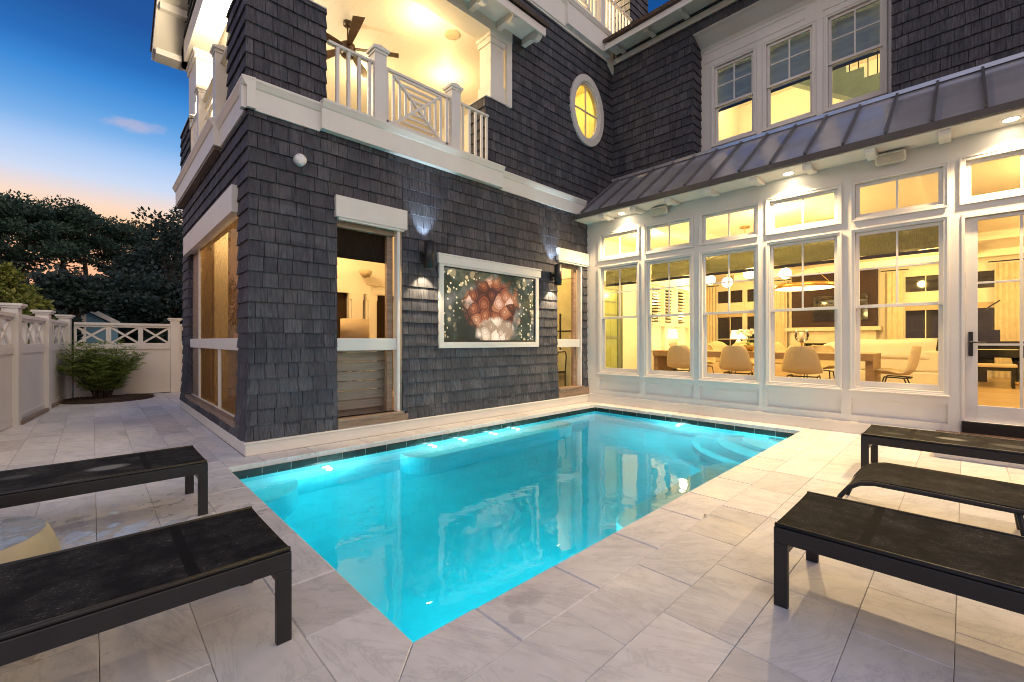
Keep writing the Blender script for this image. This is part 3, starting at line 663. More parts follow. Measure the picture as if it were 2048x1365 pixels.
# balcony railing
def baluster_run(par, xs, y, z0, z1, w=.04):
    for x in xs: build(MB().box(x-w/2,y-w/2,z0,x+w/2,y+w/2,z1),'baluster',M['white'],par)
RY, RZ0, RZ1 = 5.60, 4.315, 5.11
rail = MB(); rail.box(2.15,RY-.03,RZ1-.035,4.82,RY+.03,RZ1); rail.box(2.93,RY-.02,4.345,4.03,RY+.02,4.385)
def rail_post(x, z0, z1, y=RY, w=.17):
    mb = MB(); mb.box(x-w/2,y-w/2,z0,x+w/2,y+w/2,z1-.09); mb.box(x-w/2-.012,y-w/2-.012,z1-.09,x+w/2+.012,y+w/2+.012,z1-.05); mb.box(x-w/2-.032,y-w/2-.032,z1-.05,x+w/2+.032,y+w/2+.032,z1-.015)
    mb.prism([(x-w/2-.02,z1-.015),(x+w/2+.02,z1-.015),(x,z1+.02)],'y',y-w/2-.02,y+w/2+.02); return mb
rl = build(rail,'balcony_rail',M['white'],house,bev=.003)
for x in (2.83,4.10): build(rail_post(x,4.3,5.30),'rail_post',M['white'],rl)
baluster_run(rl,[2.27,2.415,2.56,2.70,2.96,3.97],RY,4.3,RZ1-.035); baluster_run(rl,[4.29,4.42,4.55,4.68,4.79],RY,4.3,RZ1-.035,.036)
def spider(mb, x0, x1, z0, z1, y, n=4, w=.036, ax='y'):
    """nested squares on two crossing diagonals"""
    cx, cz = (x0+x1)/2, (z0+z1)/2; hx, hz = (x1-x0)/2, (z1-z0)/2
    def Q(x, z, d=0): return (x,y+d,z) if ax == 'y' else (y+d,x,z)
    for k in range(n):
        s = 1-k/n*.98
        if k == n-1: s = .28
        a, b_ = hx*s, hz*s
        for sx in (-1,1):
            mb.bar(Q(cx+sx*a,cz-b_),Q(cx+sx*a,cz+b_),w,w*.8,(0,1,0) if ax == 'y' else (1,0,0))
        for sz in (-1,1): mb.bar(Q(cx-a,cz+sz*b_),Q(cx+a,cz+sz*b_),w,w*.8)
    mb.bar(Q(x0,z0,-.004),Q(x1,z1,-.004),w*1.15,w); mb.bar(Q(x0,z1,-.008),Q(x1,z0,-.008),w*1.15,w)
mb = MB(); spider(mb,3.06,3.86,4.36,RZ1-.06,RY); build(mb,'fretwork_panel',M['white'],rl)
# left side railing
mb = MB(); mb.box(1.25,6.62,RZ1-.035,1.31,9.62,RZ1); 
for z in (4.55,4.75,4.93): mb.box(1.265,7.28,z,1.295,8.28,z+.035)
r2 = build(mb,'balcony_rail',M['white'],house)
for i in range(9): build(MB().box(1.26,8.55+.12*i,4.3,1.3,8.59+.12*i,RZ1-.035),'baluster',M['white'],r2)
for y in (7.1,8.4): build(rail_post(1.28,4.3,5.30,y),'rail_post',M['white'],r2)
# porch roof: gable with its ridge along X
def slope_roof(name, pts, mat): return build(MB().prism(pts[0],'x',pts[1],pts[2]),name,mat,house)
ez, sl = 6.86, .60
rp = [(5.12,ez+.0),(8.0,ez+sl*2.88),(10.88,ez),(10.88,ez+.06),(8.0,ez+sl*2.88+.08),(5.12,ez+.06)]
build(MB().prism(rp,'x',.80,5.84),'porch_roof',M['asphalt'],house)
mb = MB(); mb.box(.86,5.16,ez-.15,5.80,5.19,ez-.012); mb.box(.86,5.19,ez-.06,5.78,5.62,ez-.03); build(mb,'eave_fascia',M['cream'],house)
for x in [5.70-.62*i for i in range(8)]: build(MB().prism([(5.20,ez-.06),(5.20,ez-.17),(5.27,ez-.22),(5.34,ez-.21),(5.40,ez-.165),(5.62,ez-.165),(5.62,ez-.06)],'x',x-.05,x+.05),'rafter_tail',M['cream'],house)
rk = MB()
for s_ in (-1,1):
    def yy(t): return 8.0+s_*t
    rk.prism([(yy(2.86),ez-.15),(yy(2.86),ez+.0),(yy(0),ez+sl*2.86),(yy(0),ez+sl*2.86-.16)],'x',.82,.86)
    rk.prism([(yy(2.80),ez-.05),(yy(2.80),ez-.02),(yy(0),ez+sl*2.8-.02),(yy(0),ez+sl*2.8-.05)],'x',.86,1.27)
build(rk,'rake_board',M['white'],house)
for t in (2.7,1.9,1.1,.4):
    z = ez+sl*(2.8-t)-.08
    for s_ in (-1,1): build(MB().box(.86,8+s_*t-.05,z-.13,1.25,8+s_*t+.05,z),'rafter_tail',M['white'],house)
mb = MB(); mb.box(.86,10.5,ez-.17,1.3,10.84,ez-.06); build(mb,'eave_return',M['white'],house)
mb = MB(); shingles(mb,(1.27,0,0),(0,1,0),(-1,0,0),5.70,10.3,6.98,7.6,e0=0,e1=0,fl=False,seed=21); build(mb,'gable_shingles',S,house)
# --- third floor balcony
mb = MB(); band(mb,'x',5.60,5.2,6.9,7.66,8.2,-1); band(mb,'x',5.54,6.9,8.42,7.70,8.22,-1); mb.box(5.2,5.62,7.62,8.66,5.66,7.70); mb.prism([(8.35,7.66),(8.65,7.40),(8.65,7.9),(8.35,7.9)],'y',5.60,5.655)
build(mb,'belly_band',M['cream'],house)
mb = MB(); mb.box(5.2,5.57,9.03,9.4,5.63,9.07); r3 = build(mb,'balcony_rail',M['white'],house)
for x in (6.60,8.10): build(rail_post(x,8.2,9.3,5.60),'rail_post',M['white'],r3)
baluster_run(r3,[6.15,6.28,6.41]+[6.75,7.92]+[8.26+.13*i for i in range(9)],5.60,8.2,9.03,.035)
mb = MB(); spider(mb,6.9,7.8,8.28,9.0,5.60); build(mb,'fretwork_panel',M['white'],r3)
mb = MB(); mb.box(4.8,7.3,8.0,10.6,7.4,11.4); mb.box(10.2,5.9,8.0,10.3,7.3,11.4); mb.box(5,5.7,8.1,10.3,7.3,8.16); build(mb,'balcony_wall',M['ceil'],house)
mb = MB(); shingles(mb,(0,YA,0),(1,0,0),(0,-1,0),9.42,10.26,8.0,11.2,e0=.02,e1=.02,fl=False,seed=22); shingles(mb,(9.42,0,0),(0,1,0),(-1,0,0),5.66,6.1,8.0,11.2,e0=.02,e1=0,fl=False,seed=23); build(mb,'shingle_pier',S,house)
mb = MB(); mb.box(5.2,5.6,10.9,10.4,7.4,11.0); build(mb,'balcony_ceiling',M['board'],house)
# --- wall B, second floor with the recessed window bay
XB2 = 8.65
rc = (.765,3.775)
mb = MB(); shingles(mb,(XB2,0,0),(0,1,0),(-1,0,0),-2.6,5.66,4.88,7.95,[(rc[0],rc[1],4.5,7.40)],e0=0,e1=0,fl=False,seed=31); build(mb,'shingle_wall',S,house)
XR = 9.02
mb = MB(); shingles(mb,(0,rc[1],0),(1,0,0),(0,-1,0),XB2,XR,4.95,7.40,e0=.02,e1=0,fl=False,seed=32); build(mb,'shingle_return',S,house)
uw = [(2.74,3.54),(1.80,2.60),(.86,1.66)]; UZ0, UZ1 = 5.22, 6.84
mb = MB()
for y0,y1,z0,z1 in cells(rc[0],rc[1],4.9,7.28,[(a,b_,UZ0,UZ1) for a,b_ in uw]): mb.box(XR,y0,z0,XR+.12,y1,z1)
mb.prism([(XB2-.02,7.40),(XB2-.02,7.43),(XR,7.43),(XR,7.18),(XR-.05,7.25),(XB2+.06,7.38)],'y',rc[0],rc[1])
mb.box(XR-.012,rc[0]+.02,6.95,XR,1.70,7.0); mb.box(XR-.012,1.95,6.95,XR,3.7,7.0); mb.box(XR-.012,rc[0]+.02,7.14,XR,1.70,7.19); mb.box(XR-.012,1.95,7.14,XR,3.7,7.19)
build(mb,'window_bay',M['white'],house,bev=.003)
mb = MB(); mb.prism([(XB2-.03,4.96),(XB2-.03,5.0),(XR,5.14),(XR,5.05)],'y',rc[0],rc[1]); mb.box(XB2-.04,-2.6,4.95,XB2-.024,5.66,5.01); build(mb,'roof_flashing',M['roof_metal'],house)

def sash_window(ax, d, sgn, a0, a1, z0, z1, zm, mat=W_, muntin=True, sill=True):
    """double-hung window in the wall whose outer face is at d; sgn: outward sign along the axis"""
    fr = MB(); i_ = -sgn
    ring(fr,ax,d+sgn*.012,d+i_*.13,a0,a1,z0,z1,.04,None,.04,.03)
    ring(fr,ax,d+sgn*.022,d+sgn*.0125,a0-.012,a1+.012,z0-.012,z1+.012,.02)
    if sill: pbox(fr,ax,d+sgn*.05,d+i_*.02,a0-.02,a1+.02,z0-.03,z0-.0125)
    f = build(fr,'window',mat,house,bev=.0025)
    up = MB(); b0, b1 = a0+.042, a1-.042; ring(up,ax,d+i_*.035,d+i_*.07,b0,b1,zm-.02,z1-.042,.042,None,.045,.042)
    if muntin:
        am, zz = (b0+b1)/2, (zm+z1-.04)/2
        pbox(up,ax,d+i_*.040,d+i_*.066,am-.011,am+.011,zm+.022,z1-.087); pbox(up,ax,d+i_*.042,d+i_*.064,b0+.042,am-.011,zz-.011,zz+.011); pbox(up,ax,d+i_*.042,d+i_*.064,am+.011,b1-.042,zz-.011,zz+.011)
    build(up,'upper_sash',mat,f,bev=.002)
    lw = MB(); ring(lw,ax,d+i_*.072,d+i_*.107,b0,b1,z0+.032,zm+.02,.045,None,.038,.075); build(lw,'lower_sash',mat,f,bev=.002)
    for dd, za, zb in ((.053,zm+.01,z1-.07),(.09,z0+.09,zm-.005)):
        q = d+i_*dd; gp = MB()
        gp.quad(*[((q,a,z) if ax == 'x' else (a,q,z)) for a,z in ((b0+.03,za),(b1-.03,za),(b1-.03,zb),(b0+.03,zb))]); build(gp,'glass_pane',M['glass'],f)
    return f
def transom(d, a0, a1, z0, z1):
    fr = MB(); ring(fr,'x',d-.012,d+.13,a0,a1,z0,z1,.04); ring(fr,'x',d-.022,d-.0125,a0-.012,a1+.012,z0-.012,z1+.012,.02)
    f = build(fr,'transom_window',W_,house,bev=.0025)
    s = MB(); ring(s,'x',d+.04,d+.08,a0+.042,a1-.042,z0+.042,z1-.042,.045); am = (a0+a1)/2; s.box(d+.045,am-.011,z0+.087,d+.075,am+.011,z1-.087); build(s,'sash',W_,f,bev=.002)
    build(MB().quad((d+.06,a0+.06,z0+.06),(d+.06,a1-.06,z0+.06),(d+.06,a1-.06,z1-.06),(d+.06,a0+.06,z1-.06)),'glass_pane',M['glass'],f)
for a,b_ in uw: sash_window('x',XR,-1,a,b_,UZ0,UZ1,6.02)
# oval window
def ell(a, b_, n=48): return [(7.66+a*math.cos(2*math.pi*i/n), 6.235+b_*math.sin(2*math.pi*i/n)) for i in range(n)]
def oval_ring(mb, o, i_, y0, y1):
    n = 48; O, I = ell(*o), ell(*i_)
    mb.add([(p[0],y,p[1]) for L_ in (O,I) for y in (y0,y1) for p in L_], [f for k in range(n) for k2 in [(k+1)%n] for f in ((k,k2,2*n+k2,2*n+k),(n+k,3*n+k,3*n+k2,n+k2),(k,n+k,n+k2,k2),(2*n+k,2*n+k2,3*n+k2,3*n+k))])
mb = MB(); oval_ring(mb,(.585,.75),(.455,.615),5.60,5.67); oval_ring(mb,(.462,.622),(.425,.585),5.625,5.75); ov = build(mb,'oval_window',W_,house)
mb = MB(); oval_ring(mb,(.43,.59),(.40,.56),5.65,5.70); mb.box(7.648,5.66,5.68,7.672,5.69,6.79); mb.box(7.26,5.662,6.223,8.06,5.688,6.247); build(mb,'sash',W_,ov)
mb = MB(); mb.poly([(p[0],5.675,p[1]) for p in ell(.42,.58)]); build(mb,'glass_pane',M['glass'],ov)
# upper eave over wall B
mb = MB(); mb.box(8.16,-2.6,7.72,8.19,5.53,7.84); mb.box(8.19,-2.6,7.83,8.66,5.53,7.86); mb.box(8.60,-2.6,7.62,8.645,5.60,7.74); build(mb,'eave_fascia',M['cream'],house)
for i in range(10):
    y = 5.3-.72*i; build(MB().prism([(8.20,7.83),(8.20,7.76),(8.27,7.71),(8.36,7.72),(8.42,7.76),(8.6,7.76),(8.6,7.83)],'y',y-.05,y+.05),'rafter_tail',M['cream'],house)
mb = MB(); mb.prism([(8.10,7.86),(8.10,7.93),(14,11.3),(14,11.2)],'y',-2.6,5.54); build(mb,'upper_roof',M['asphalt'],house)
mb = MB(); mb.prism([(8.43,8.1),(8.43,8.22),(9.4,8.85),(9.4,8.62)],'y',5.545,5.60); build(mb,'roof_flashing',M['roof_metal'],house)
# --- standing seam roof over the ground floor windows
EX, EZ, TZ = 7.21, 3.90, 4.955
mb = MB(); mb.prism([(EX,EZ-.02),(EX,EZ),(XB2,TZ),(XB2,TZ-.02)],'y',-2.6,5.655); mr_ = build(mb,'metal_roof',M['roof_metal'],house)
mb = MB(); dx, dz = XB2-EX, TZ-EZ; ln_ = math.hypot(dx,dz); nx, nz = -dz/ln_, dx/ln_
y = 5.45
while y > -2.6:
    a = (EX+.01,y,EZ+.004); b_ = (XB2,y,TZ+.004); mb.add([(a[0],y-.014,a[2]),(a[0],y+.014,a[2]),(b_[0],y+.014,b_[2]),(b_[0],y-.014,b_[2])]+[(p[0]+nx*.045,yy_,p[2]+nz*.045) for p,yy_ in ((a,y-.014),(a,y+.014),(b_,y+.014),(b_,y-.014))],[(0,1,5,4),(1,2,6,5),(2,3,7,6),(3,0,4,7),(4,5,6,7)]); y -= .432
build(mb,'seam',simple('seam_zinc',(.16,.155,.16),.4,.5),mr_)
mb = MB(); mb.box(EX-.02,-2.6,EZ-.085,EX+.015,5.655,EZ+.002); build(mb,'drip_edge',M['roof_edge'],mr_)
mb = MB(); mb.box(EX+.015,-2.6,3.80,7.72,5.64,3.84); build(mb,'soffit',M['cream'],house)
for i in range(9):
    y = 5.0-.69*i; build(MB().prism([(7.26,3.80),(7.26,3.745),(7.31,3.72),(7.45,3.725),(7.5,3.745),(7.66,3.76),(7.66,3.80)],'y',y-.055,y+.055),'rafter_tail',M['cream'],house,bev=.006)
# --- wall B, ground floor
XB = 7.68
LW = [(4.405,5.335),(3.347,4.285),(2.29,3.228),(1.225,2.173),(.148,1.107)]
holes = [(a,b_,.63,2.85) for a,b_ in LW] + [(a,b_,2.975,3.53) for a,b_ in LW] + [(-.945,.035,2.975,3.54),(-.945,.03,.2,2.85)]
pan = [(a,b_,.265,.50) for a,b_ in LW]
mb = MB()
for y0,y1,z0,z1 in cells(-2.6,5.66,0,3.80,holes+pan): mb.box(XB,y0,z0,XB+.14,y1,z1)
for a,b_,z0,z1 in pan: mb.box(XB+.04,a,z0,XB+.12,b_,z1)
wb = build(mb,'window_wall',W_,house)
mb = MB(); mb.prism([(XB-.02,.0),(XB-.02,.145),(XB-.035,.15),(XB-.035,.165),(XB-.001,.172),(XB-.001,0)],'y',.03,5.59); build(mb,'water_table_trim',W_,house)
for a,b_ in LW: sash_window('x',XB,-1,a,b_,.63,2.85,1.775); transom(XB,a,b_,2.975,3.53)
transom(XB,-.945,.035,2.975,3.54)
# french door
mb = MB(); ring(mb,'x',XB-.012,XB+.13,-.945,.03,.32,2.85,.03,None,.05,.004); fd = build(mb,'door',W_,house,bev=.003)
mb = MB(); d0, d1 = XB+.03, XB+.075; ring(mb,'x',d0,d1,-.905,-.002,.325,2.795,.105,None,.04,.195)
mb.box(d0+.005,-.465,.52,d1-.005,-.44,2.755)
for z in (1.255,2.0): mb.box(d0+.008,-.80,z-.012,d1-.008,-.465,z+.012); mb.box(d0+.008,-.44,z-.012,d1-.008,-.107,z+.012)
build(mb,'door_leaf',W_,fd,bev=.002)
build(MB().quad((XB+.05,-.82,.5),(XB+.05,-.09,.5),(XB+.05,-.09,2.78),(XB+.05,-.82,2.78)),'glass_pane',M['glass'],fd)
mb = MB(); mb.box(XB+.012,-.068,1.115,XB+.03,-.028,1.41); mb.tube([(XB+.02,-.045,1.285),(XB-.03,-.047,1.285),(XB-.035,-.06,1.284),(XB-.035,-.17,1.278)],[.011,.011,.01,.009],10); build(mb,'handle',M['black'],fd,bev=.002)
mb = MB(); mb.box(XB-.03,-2.6,.185,XB+.2,.03,.315); build(mb,'threshold',M['plank_dark'],house,bev=.004)
# step in front of the door
st = thing('door_step','white block step with dark brick top below the french door','step',(7.2,-1,0))
build(MB().box(6.79,-2.6,0,7.655,.245,.145),'riser',W_,st,bev=.005)
mb = MB(); 
for i in range(14):
    for j in range(4): mb.box(6.785+.2185*j,.25-.205*(i+1)+.003,.145,6.785+.2185*j+.214,.25-.205*i,.182)
build(mb,'brick_top',M['brick'],st,bev=.004)
# --- rooms behind wall B
FZ, CZ = .31, 3.62
mb = MB(); mb.quad((7.8,-7,FZ),(17.7,-7,FZ),(17.7,8.2,FZ),(7.8,8.2,FZ)); build(mb,'oak_floor',M['floor'],house)
mb = MB(); mb.box(7.82,-7,CZ,17.7,8.2,CZ+.04)
for x in (10.9,13.9,16.6): mb.box(x-.16,-7,CZ-.17,x+.16,5.7,CZ)
for y in (-3.0,.25,4.0): mb.box(7.82,y-.16,CZ-.165,17.6,y+.16,CZ-.001)
build(mb,'coffered_ceiling',M['boardx'],house)
mb = MB(); mb.box(7.83,5.70,FZ,8.25,5.8,CZ); mb.box(9.1,5.70,FZ,13.0,5.8,CZ); mb.box(8.25,5.70,2.6,9.1,5.8,CZ); mb.box(13.0,5.7,FZ,13.1,8.2,CZ); mb.box(13.1,8.1,FZ,17.7,8.2,CZ); mb.box(7.82,-7.1,FZ,17.7,-7,CZ)
bw = [(5.78,6.7),(4.72,5.64),(.35,1.25),(-.65,.25)]
for y0,y1,z0,z1 in cells(-7,8.2,FZ,CZ,[(a,b_,z0,z1) for a,b_ in bw for z0,z1 in ((.5,2.35),(2.72,3.22))]): mb.box(17.6,y0,z0,17.7,y1,z1)
build(mb,'inner_wall',M['ceil'],house)
for a,b_ in bw:
    mb = MB(); ring(mb,'x',17.57,17.62,a-.05,b_+.05,.45,3.27,.06); mb.box(17.58,a,2.32,17.62,b_,2.75); mb.box(17.6,(a+b_)/2-.012,.5,17.63,(a+b_)/2+.012,2.32); mb.box(17.6,(a+b_)/2-.012,2.75,17.63,(a+b_)/2+.012,3.22); mb.box(17.6,a,1.35,17.63,b_,1.38)
    wf = build(mb,'back_window',M['ceil'],house); build(MB().box(17.64,a,.5,17.66,b_,3.25),'glass_pane',M['night'],wf); build(MB().box(17.56,a,2.2,17.575,b_,2.36),'rolled_shade',M['tan'],wf)
# inner door on the side wall (seen in the first window)
mb = MB(); ring(mb,'y',5.66,5.72,8.2,9.12,FZ,2.66,.06); ring(mb,'y',5.68,5.72,8.26,9.06,FZ+.02,2.60,.11,None,.11,.2); mb.box(8.37,5.69,1.35,8.95,5.71,1.42)
for z in (1.9,2.2): mb.box(8.37,5.69,z,8.95,5.71,z+.025)
dn = build(mb,'door',simple('grey_green_door',(.16,.19,.13),.4),house); build(MB().box(8.37,5.705,FZ+.2,8.95,5.712,2.5),'glass_pane',simple('glass_painted_green_reflection',(.3,.36,.14),.1),dn)  # green reflection is painted into the pane colour
# upstairs rooms
room('upper_room',9.15,12.5,-1.6,4.2,4.95,7.55,M['ceil'],'w')
mb = MB(); mb.prism([(2.6,6.80),(1.422,5.939),(.5,5.27),(.5,5.88),(.85,5.88),(.85,6.10),(1.09,6.10),(1.09,6.318),(1.335,6.318),(1.335,6.535),(1.61,6.535),(1.61,6.75),(1.875,6.75),(1.875,6.97),(2.6,6.97)],'x',10.6,10.9)
build(mb,'stair_side',simple('grey_blue_paint',(.26,.37,.38),.5),house)
for y in (1.0,1.14,1.28,1.42,1.56): build(MB().box(10.62,y-.008,6.1,10.64,y+.008,7.53),'stair_baluster',M['black'],house)
build(MB().box(11.75,2.62,5.6,11.80,2.95,6.35),'picture_panel',simple('grey_picture',(.35,.33,.25),.5),house)
room('oval_room',6.8,9.0,5.72,8.2,5.0,7.6,simple('yellow_cream_paint',(.72,.62,.3),.6),'s')
mb = MB(); mb.box(9.14,-2.6,4.9,9.16,rc[0],7.55); mb.box(9.14,rc[1],4.9,9.16,4.3,7.55); build(mb,'upper_room_wall',M['ceil'],house)

# ------------------------------------------------------------------ things on the house
# television
tv = thing('television','large flat television showing dark red flowers in a white surround','television',(4.97,5.62,1.87))
ring_ = MB(); ring(ring_,'y',5.625,5.67,3.935,6.015,1.283,2.468,.018,None,.018,.026); build(ring_,'bezel',M['black'],tv,bev=.003)
def mat_tv():
    m, nt, N, L, b = new_mat('television_picture'); v = coords(N, L); sp = N.new('ShaderNodeSeparateXYZ'); L.new(v, sp.inputs[0]); x, z = sp.outputs['X'], sp.outputs['Z']
    cx = N.new('ShaderNodeCombineXYZ'); L.new(x, cx.inputs[0]); L.new(z, cx.inputs[1]); P2 = cx.outputs[0]
    n = noise(N, L, P2, 2.6, 4); bgc = ramp(N, [(.32,(.006,.008,.006)),(.5,(.02,.035,.018)),(.62,(.10,.10,.08)),(.8,(.22,.19,.15))]); L.new(n, bgc.inputs[0]); col = bgc.outputs[0]
    lf = ramp(N, [(.0,(1,1,1)),(.30,(.8,.8,.8)),(.42,(0,0,0)),(.76,(0,0,0)),(.84,(.9,.9,.9))]); L.new(mth(N, L, 'ADD', mth(N, L, 'DIVIDE', x, 2.1), .5), lf.inputs[0])
    for (sc_, r0, thr, cc) in ((5,.30,.72,(.30,.24,.12)),(9,.26,.70,(.62,.46,.24)),(17,.24,.80,(.95,.80,.52))):
        vo = N.new('ShaderNodeTexVoronoi'); vo.voronoi_dimensions = '2D'; vo.inputs['Scale'].default_value = sc_; L.new(P2, vo.inputs['Vector'])
        dk = ramp(N, [(r0,(1,1,1)),(r0+.06,(0,0,0))]); L.new(vo.outputs['Distance'], dk.inputs[0]); rs = N.new('ShaderNodeSeparateColor'); L.new(vo.outputs['Color'], rs.inputs[0])
        bk = mth(N, L, 'MULTIPLY', mth(N, L, 'MULTIPLY', dk.outputs[0], lf.outputs[0]), mth(N, L, 'GREATER_THAN', rs.outputs[0], thr)); col = mix(N, L, mth(N, L, 'MULTIPLY', bk, .8), col, cc)
    # a bunch of dark red and cream flowers in front of evening lights
    def ellmask(ex, ez_, rx, rz, soft, amt):
        e = mth(N, L, 'SQRT', mth(N, L, 'ADD', mth(N, L, 'POWER', mth(N, L, 'DIVIDE', mth(N, L, 'SUBTRACT', x, ex), rx), 2), mth(N, L, 'POWER', mth(N, L, 'DIVIDE', mth(N, L, 'SUBTRACT', z, ez_), rz), 2)))
        e = mth(N, L, 'ADD', e, mth(N, L, 'MULTIPLY', mth(N, L, 'SUBTRACT', noise(N, L, P2, 5, 3), .5), amt)); k = N.new('ShaderNodeMapRange'); k.inputs[1].default_value = 1+soft*.5; k.inputs[2].default_value = 1-soft*.5; L.new(e, k.inputs[0]); return k.outputs[0]
    col = mix(N, L, ellmask(-.35,-.42,.55,.5,.5,.8), col, (.012,.016,.010))
    wv = N.new('ShaderNodeVectorMath'); wv.operation = 'ADD'; L.new(P2, wv.inputs[0]); nz3 = N.new('ShaderNodeTexNoise'); nz3.inputs['Scale'].default_value = 5; L.new(P2, nz3.inputs['Vector']); sc3 = N.new('ShaderNodeVectorMath'); sc3.operation = 'SCALE'; sc3.inputs['Scale'].default_value = .12; L.new(nz3.outputs['Color'], sc3.inputs[0]); L.new(sc3.outputs[0], wv.inputs[1])
    for (sc_, msk, stops) in ((4.4,ellmask(.02,.02,.60,.46,.3,1.1),[(0,(.05,.012,.006)),(.3,(.22,.055,.02)),(.55,(.36,.14,.06)),(.8,(.55,.30,.20)),(1,(.62,.42,.32))]),(5.0,ellmask(.1,-.42,.42,.24,.3,1.0),[(0,(.30,.2,.12)),(.5,(.72,.56,.40)),(1,(.85,.74,.6))])):
        vo = N.new('ShaderNodeTexVoronoi'); vo.voronoi_dimensions = '2D'; vo.inputs['Scale'].default_value = sc_; L.new(wv.outputs[0], vo.inputs['Vector'])
        rs = N.new('ShaderNodeSeparateColor'); L.new(vo.outputs['Color'], rs.inputs[0]); rg = mth(N, L, 'MULTIPLY', mth(N, L, 'ADD', mth(N, L, 'SINE', mth(N, L, 'MULTIPLY', vo.outputs['Distance'], 30)), 1), .10)
        cr = ramp(N, stops); L.new(mth(N, L, 'SUBTRACT', mth(N, L, 'ADD', rs.outputs[0], rg), mth(N, L, 'MULTIPLY', vo.outputs['Distance'], .75)), cr.inputs[0]); col = mix(N, L, msk, col, cr.outputs[0])
    L.new(col, b.inputs['Emission Color']); b.inputs['Emission Strength'].default_value = 1.0; b.inputs['Base Color'].default_value = (.01,.01,.01,1); b.inputs['Roughness'].default_value = .12; return m
build(MB().quad((3.952,5.64,1.308),(5.998,5.64,1.308),(5.998,5.64,2.451),(3.952,5.64,2.451)),'screen',mat_tv(),tv)
# wall lamps
def sconce(x, z0, z1, label):
    t = thing('wall_lamp', label, 'wall lamp', (x,5.62,(z0+z1)/2), 'black cylinder lamps on the shingle wall')
    yc = 5.47; zm = (z0+z1)/2
    mb = MB(); r = .072; mb.lathe([(r-.008,z1-.03),(r-.008,z1),(r,z1),(r,z0),(r-.008,z0),(r-.008,z0+.03)],(x,yc,0),28); build(mb,'shade',M['black'],t,True)
    mb = MB(); mb.box(x-.055,5.60,zm-.07,x+.055,5.635,zm+.07); mb.box(x-.025,5.53,zm-.03,x+.025,5.60,zm+.03); build(mb,'wall_plate',M['black'],t,bev=.004)
    build(MB().lathe([(0,z0+.03),(r-.008,z0+.03)],(x,yc,0),20),'lower_lens',M['e_room'],t); build(MB().lathe([(0,z1-.03),(r-.008,z1-.03)],(x,yc,0),20),'upper_lens',M['e_cool'],t)
    lamp('SPOT','lamp_down',(x,yc+.02,z0+.02),42,(1,.78,.48),.02,t,aim=(0,.22,-1),spot_size=R(82),spot_blend=.35)
    lamp('SPOT','lamp_up',(x,yc+.02,z1-.02),40,(.62,.82,1),.02,t,aim=(0,.30,1),spot_size=R(64),spot_blend=.6)
sconce(3.575,2.36,2.765,'black cylinder wall lamp left of the television, lit above and below')
sconce(6.50,2.38,2.775,'black cylinder wall lamp right of the television beside the narrow opening')
# white round sensor
t = thing('siren','small round white siren box high on the shingle corner','siren',(1.82,5.62,3.5))
build(MB().lathe([(0,-.055),(.05,-.055),(.066,-.045),(.07,-.03),(.07,.02)],(1.82,5.62,3.5),28,'y'),'cover',M['plastic'],t,True); mb = MB()
for q in range(4): mb.lathe([(0,-.058),(.005,-.056)],(1.82+.05*math.cos(q*1.57+.7),5.62,3.5+.05*math.sin(q*1.57+.7)),8,'y')
build(mb,'screw',M['black'],t)
# soffit lamps, speakers
def soffit_light(x, y, label, p):
    t = thing('soffit_light', label, 'recessed light', (x,y,3.80), 'round lights in the soffit')
    build(MB().lathe([(.06,-.004),(.085,-.006),(.09,.0)],(x,y,3.80),24),'trim_ring',M['plastic'],t,True); build(MB().lathe([(0,-.004),(.061,-.005)],(x,y,3.80),20),'lens',M['e_soffit'],t)
    lamp('SPOT','soffit_lamp',(x,y,3.77),p,(1,.70,.36),.045,t,aim=(-.16,0,-1),spot_size=R(128),spot_blend=.75)
SP = 350
soffit_light(7.50,4.68,'round soffit light at the inner corner by the shingle wall',SP*.8); soffit_light(7.49,1.83,'round soffit light over the fourth tall window',SP); soffit_light(7.47,-.36,'round soffit light above the french door',SP)
def speaker(y, label):
    t = thing('outdoor_speaker', label, 'speaker', (7.55,y,3.74), 'oval speakers under the soffit')
    Mx = Matrix.Rotation(R(-28),3,'Y')
    b1 = MB().obox((7.575,y,3.715),(.10,.31,.15),Mx); o1 = build(b1,'case',M['cream'],t,bev=.03)
    build(MB().obox((7.548,y,3.70),(.07,.285,.125),Mx),'grille',simple('speaker_cloth',(.5,.45,.36),.8,bmp=.5,nscale=30),t,bev=.03); build(MB().box(7.58,y-.04,3.745,7.64,y+.04,3.80),'bracket',M['cream'],t)
speaker(3.93,'beige speaker under the soffit near the shingle wall'); speaker(.68,'beige speaker under the soffit above the widest gap before the french door')
# balcony ceiling: fan, lamps, speaker
CZB = 6.84
def downlight(x, y, z, p, label, grp, cat='recessed light', col=(1,.66,.28), e='e_soffit', r=.06):
    t = thing('recessed_light', label, cat, (x,y,z), grp)
    build(MB().lathe([(r,-.004),(r+.02,-.006),(r+.025,.0)],(x,y,z),20),'trim_ring',M['plastic'],t,True); build(MB().lathe([(0,-.003),(r,-.003)],(x,y,z),20),'lens',M[e],t)
    lamp('POINT','ceiling_lamp',(x,y,z-.42),p,col,.1,t)
downlight(4.06,6.40,CZB,30,'recessed light in the balcony ceiling nearest the front beam','lights in the balcony ceiling')
downlight(5.33,7.52,CZB,30,'recessed light in the balcony ceiling near the right column','lights in the balcony ceiling')
downlight(4.03,8.60,CZB,30,'recessed light in the balcony ceiling seen between the balusters','lights in the balcony ceiling')
downlight(1.40,8.2,6.618,190,'recessed light under the balcony beam at the sunset end','lights in the balcony ceiling',col=(1,.80,.52))
t = thing('ceiling_speaker','round flush speaker in the balcony ceiling','speaker',(4.69,6.43,CZB))
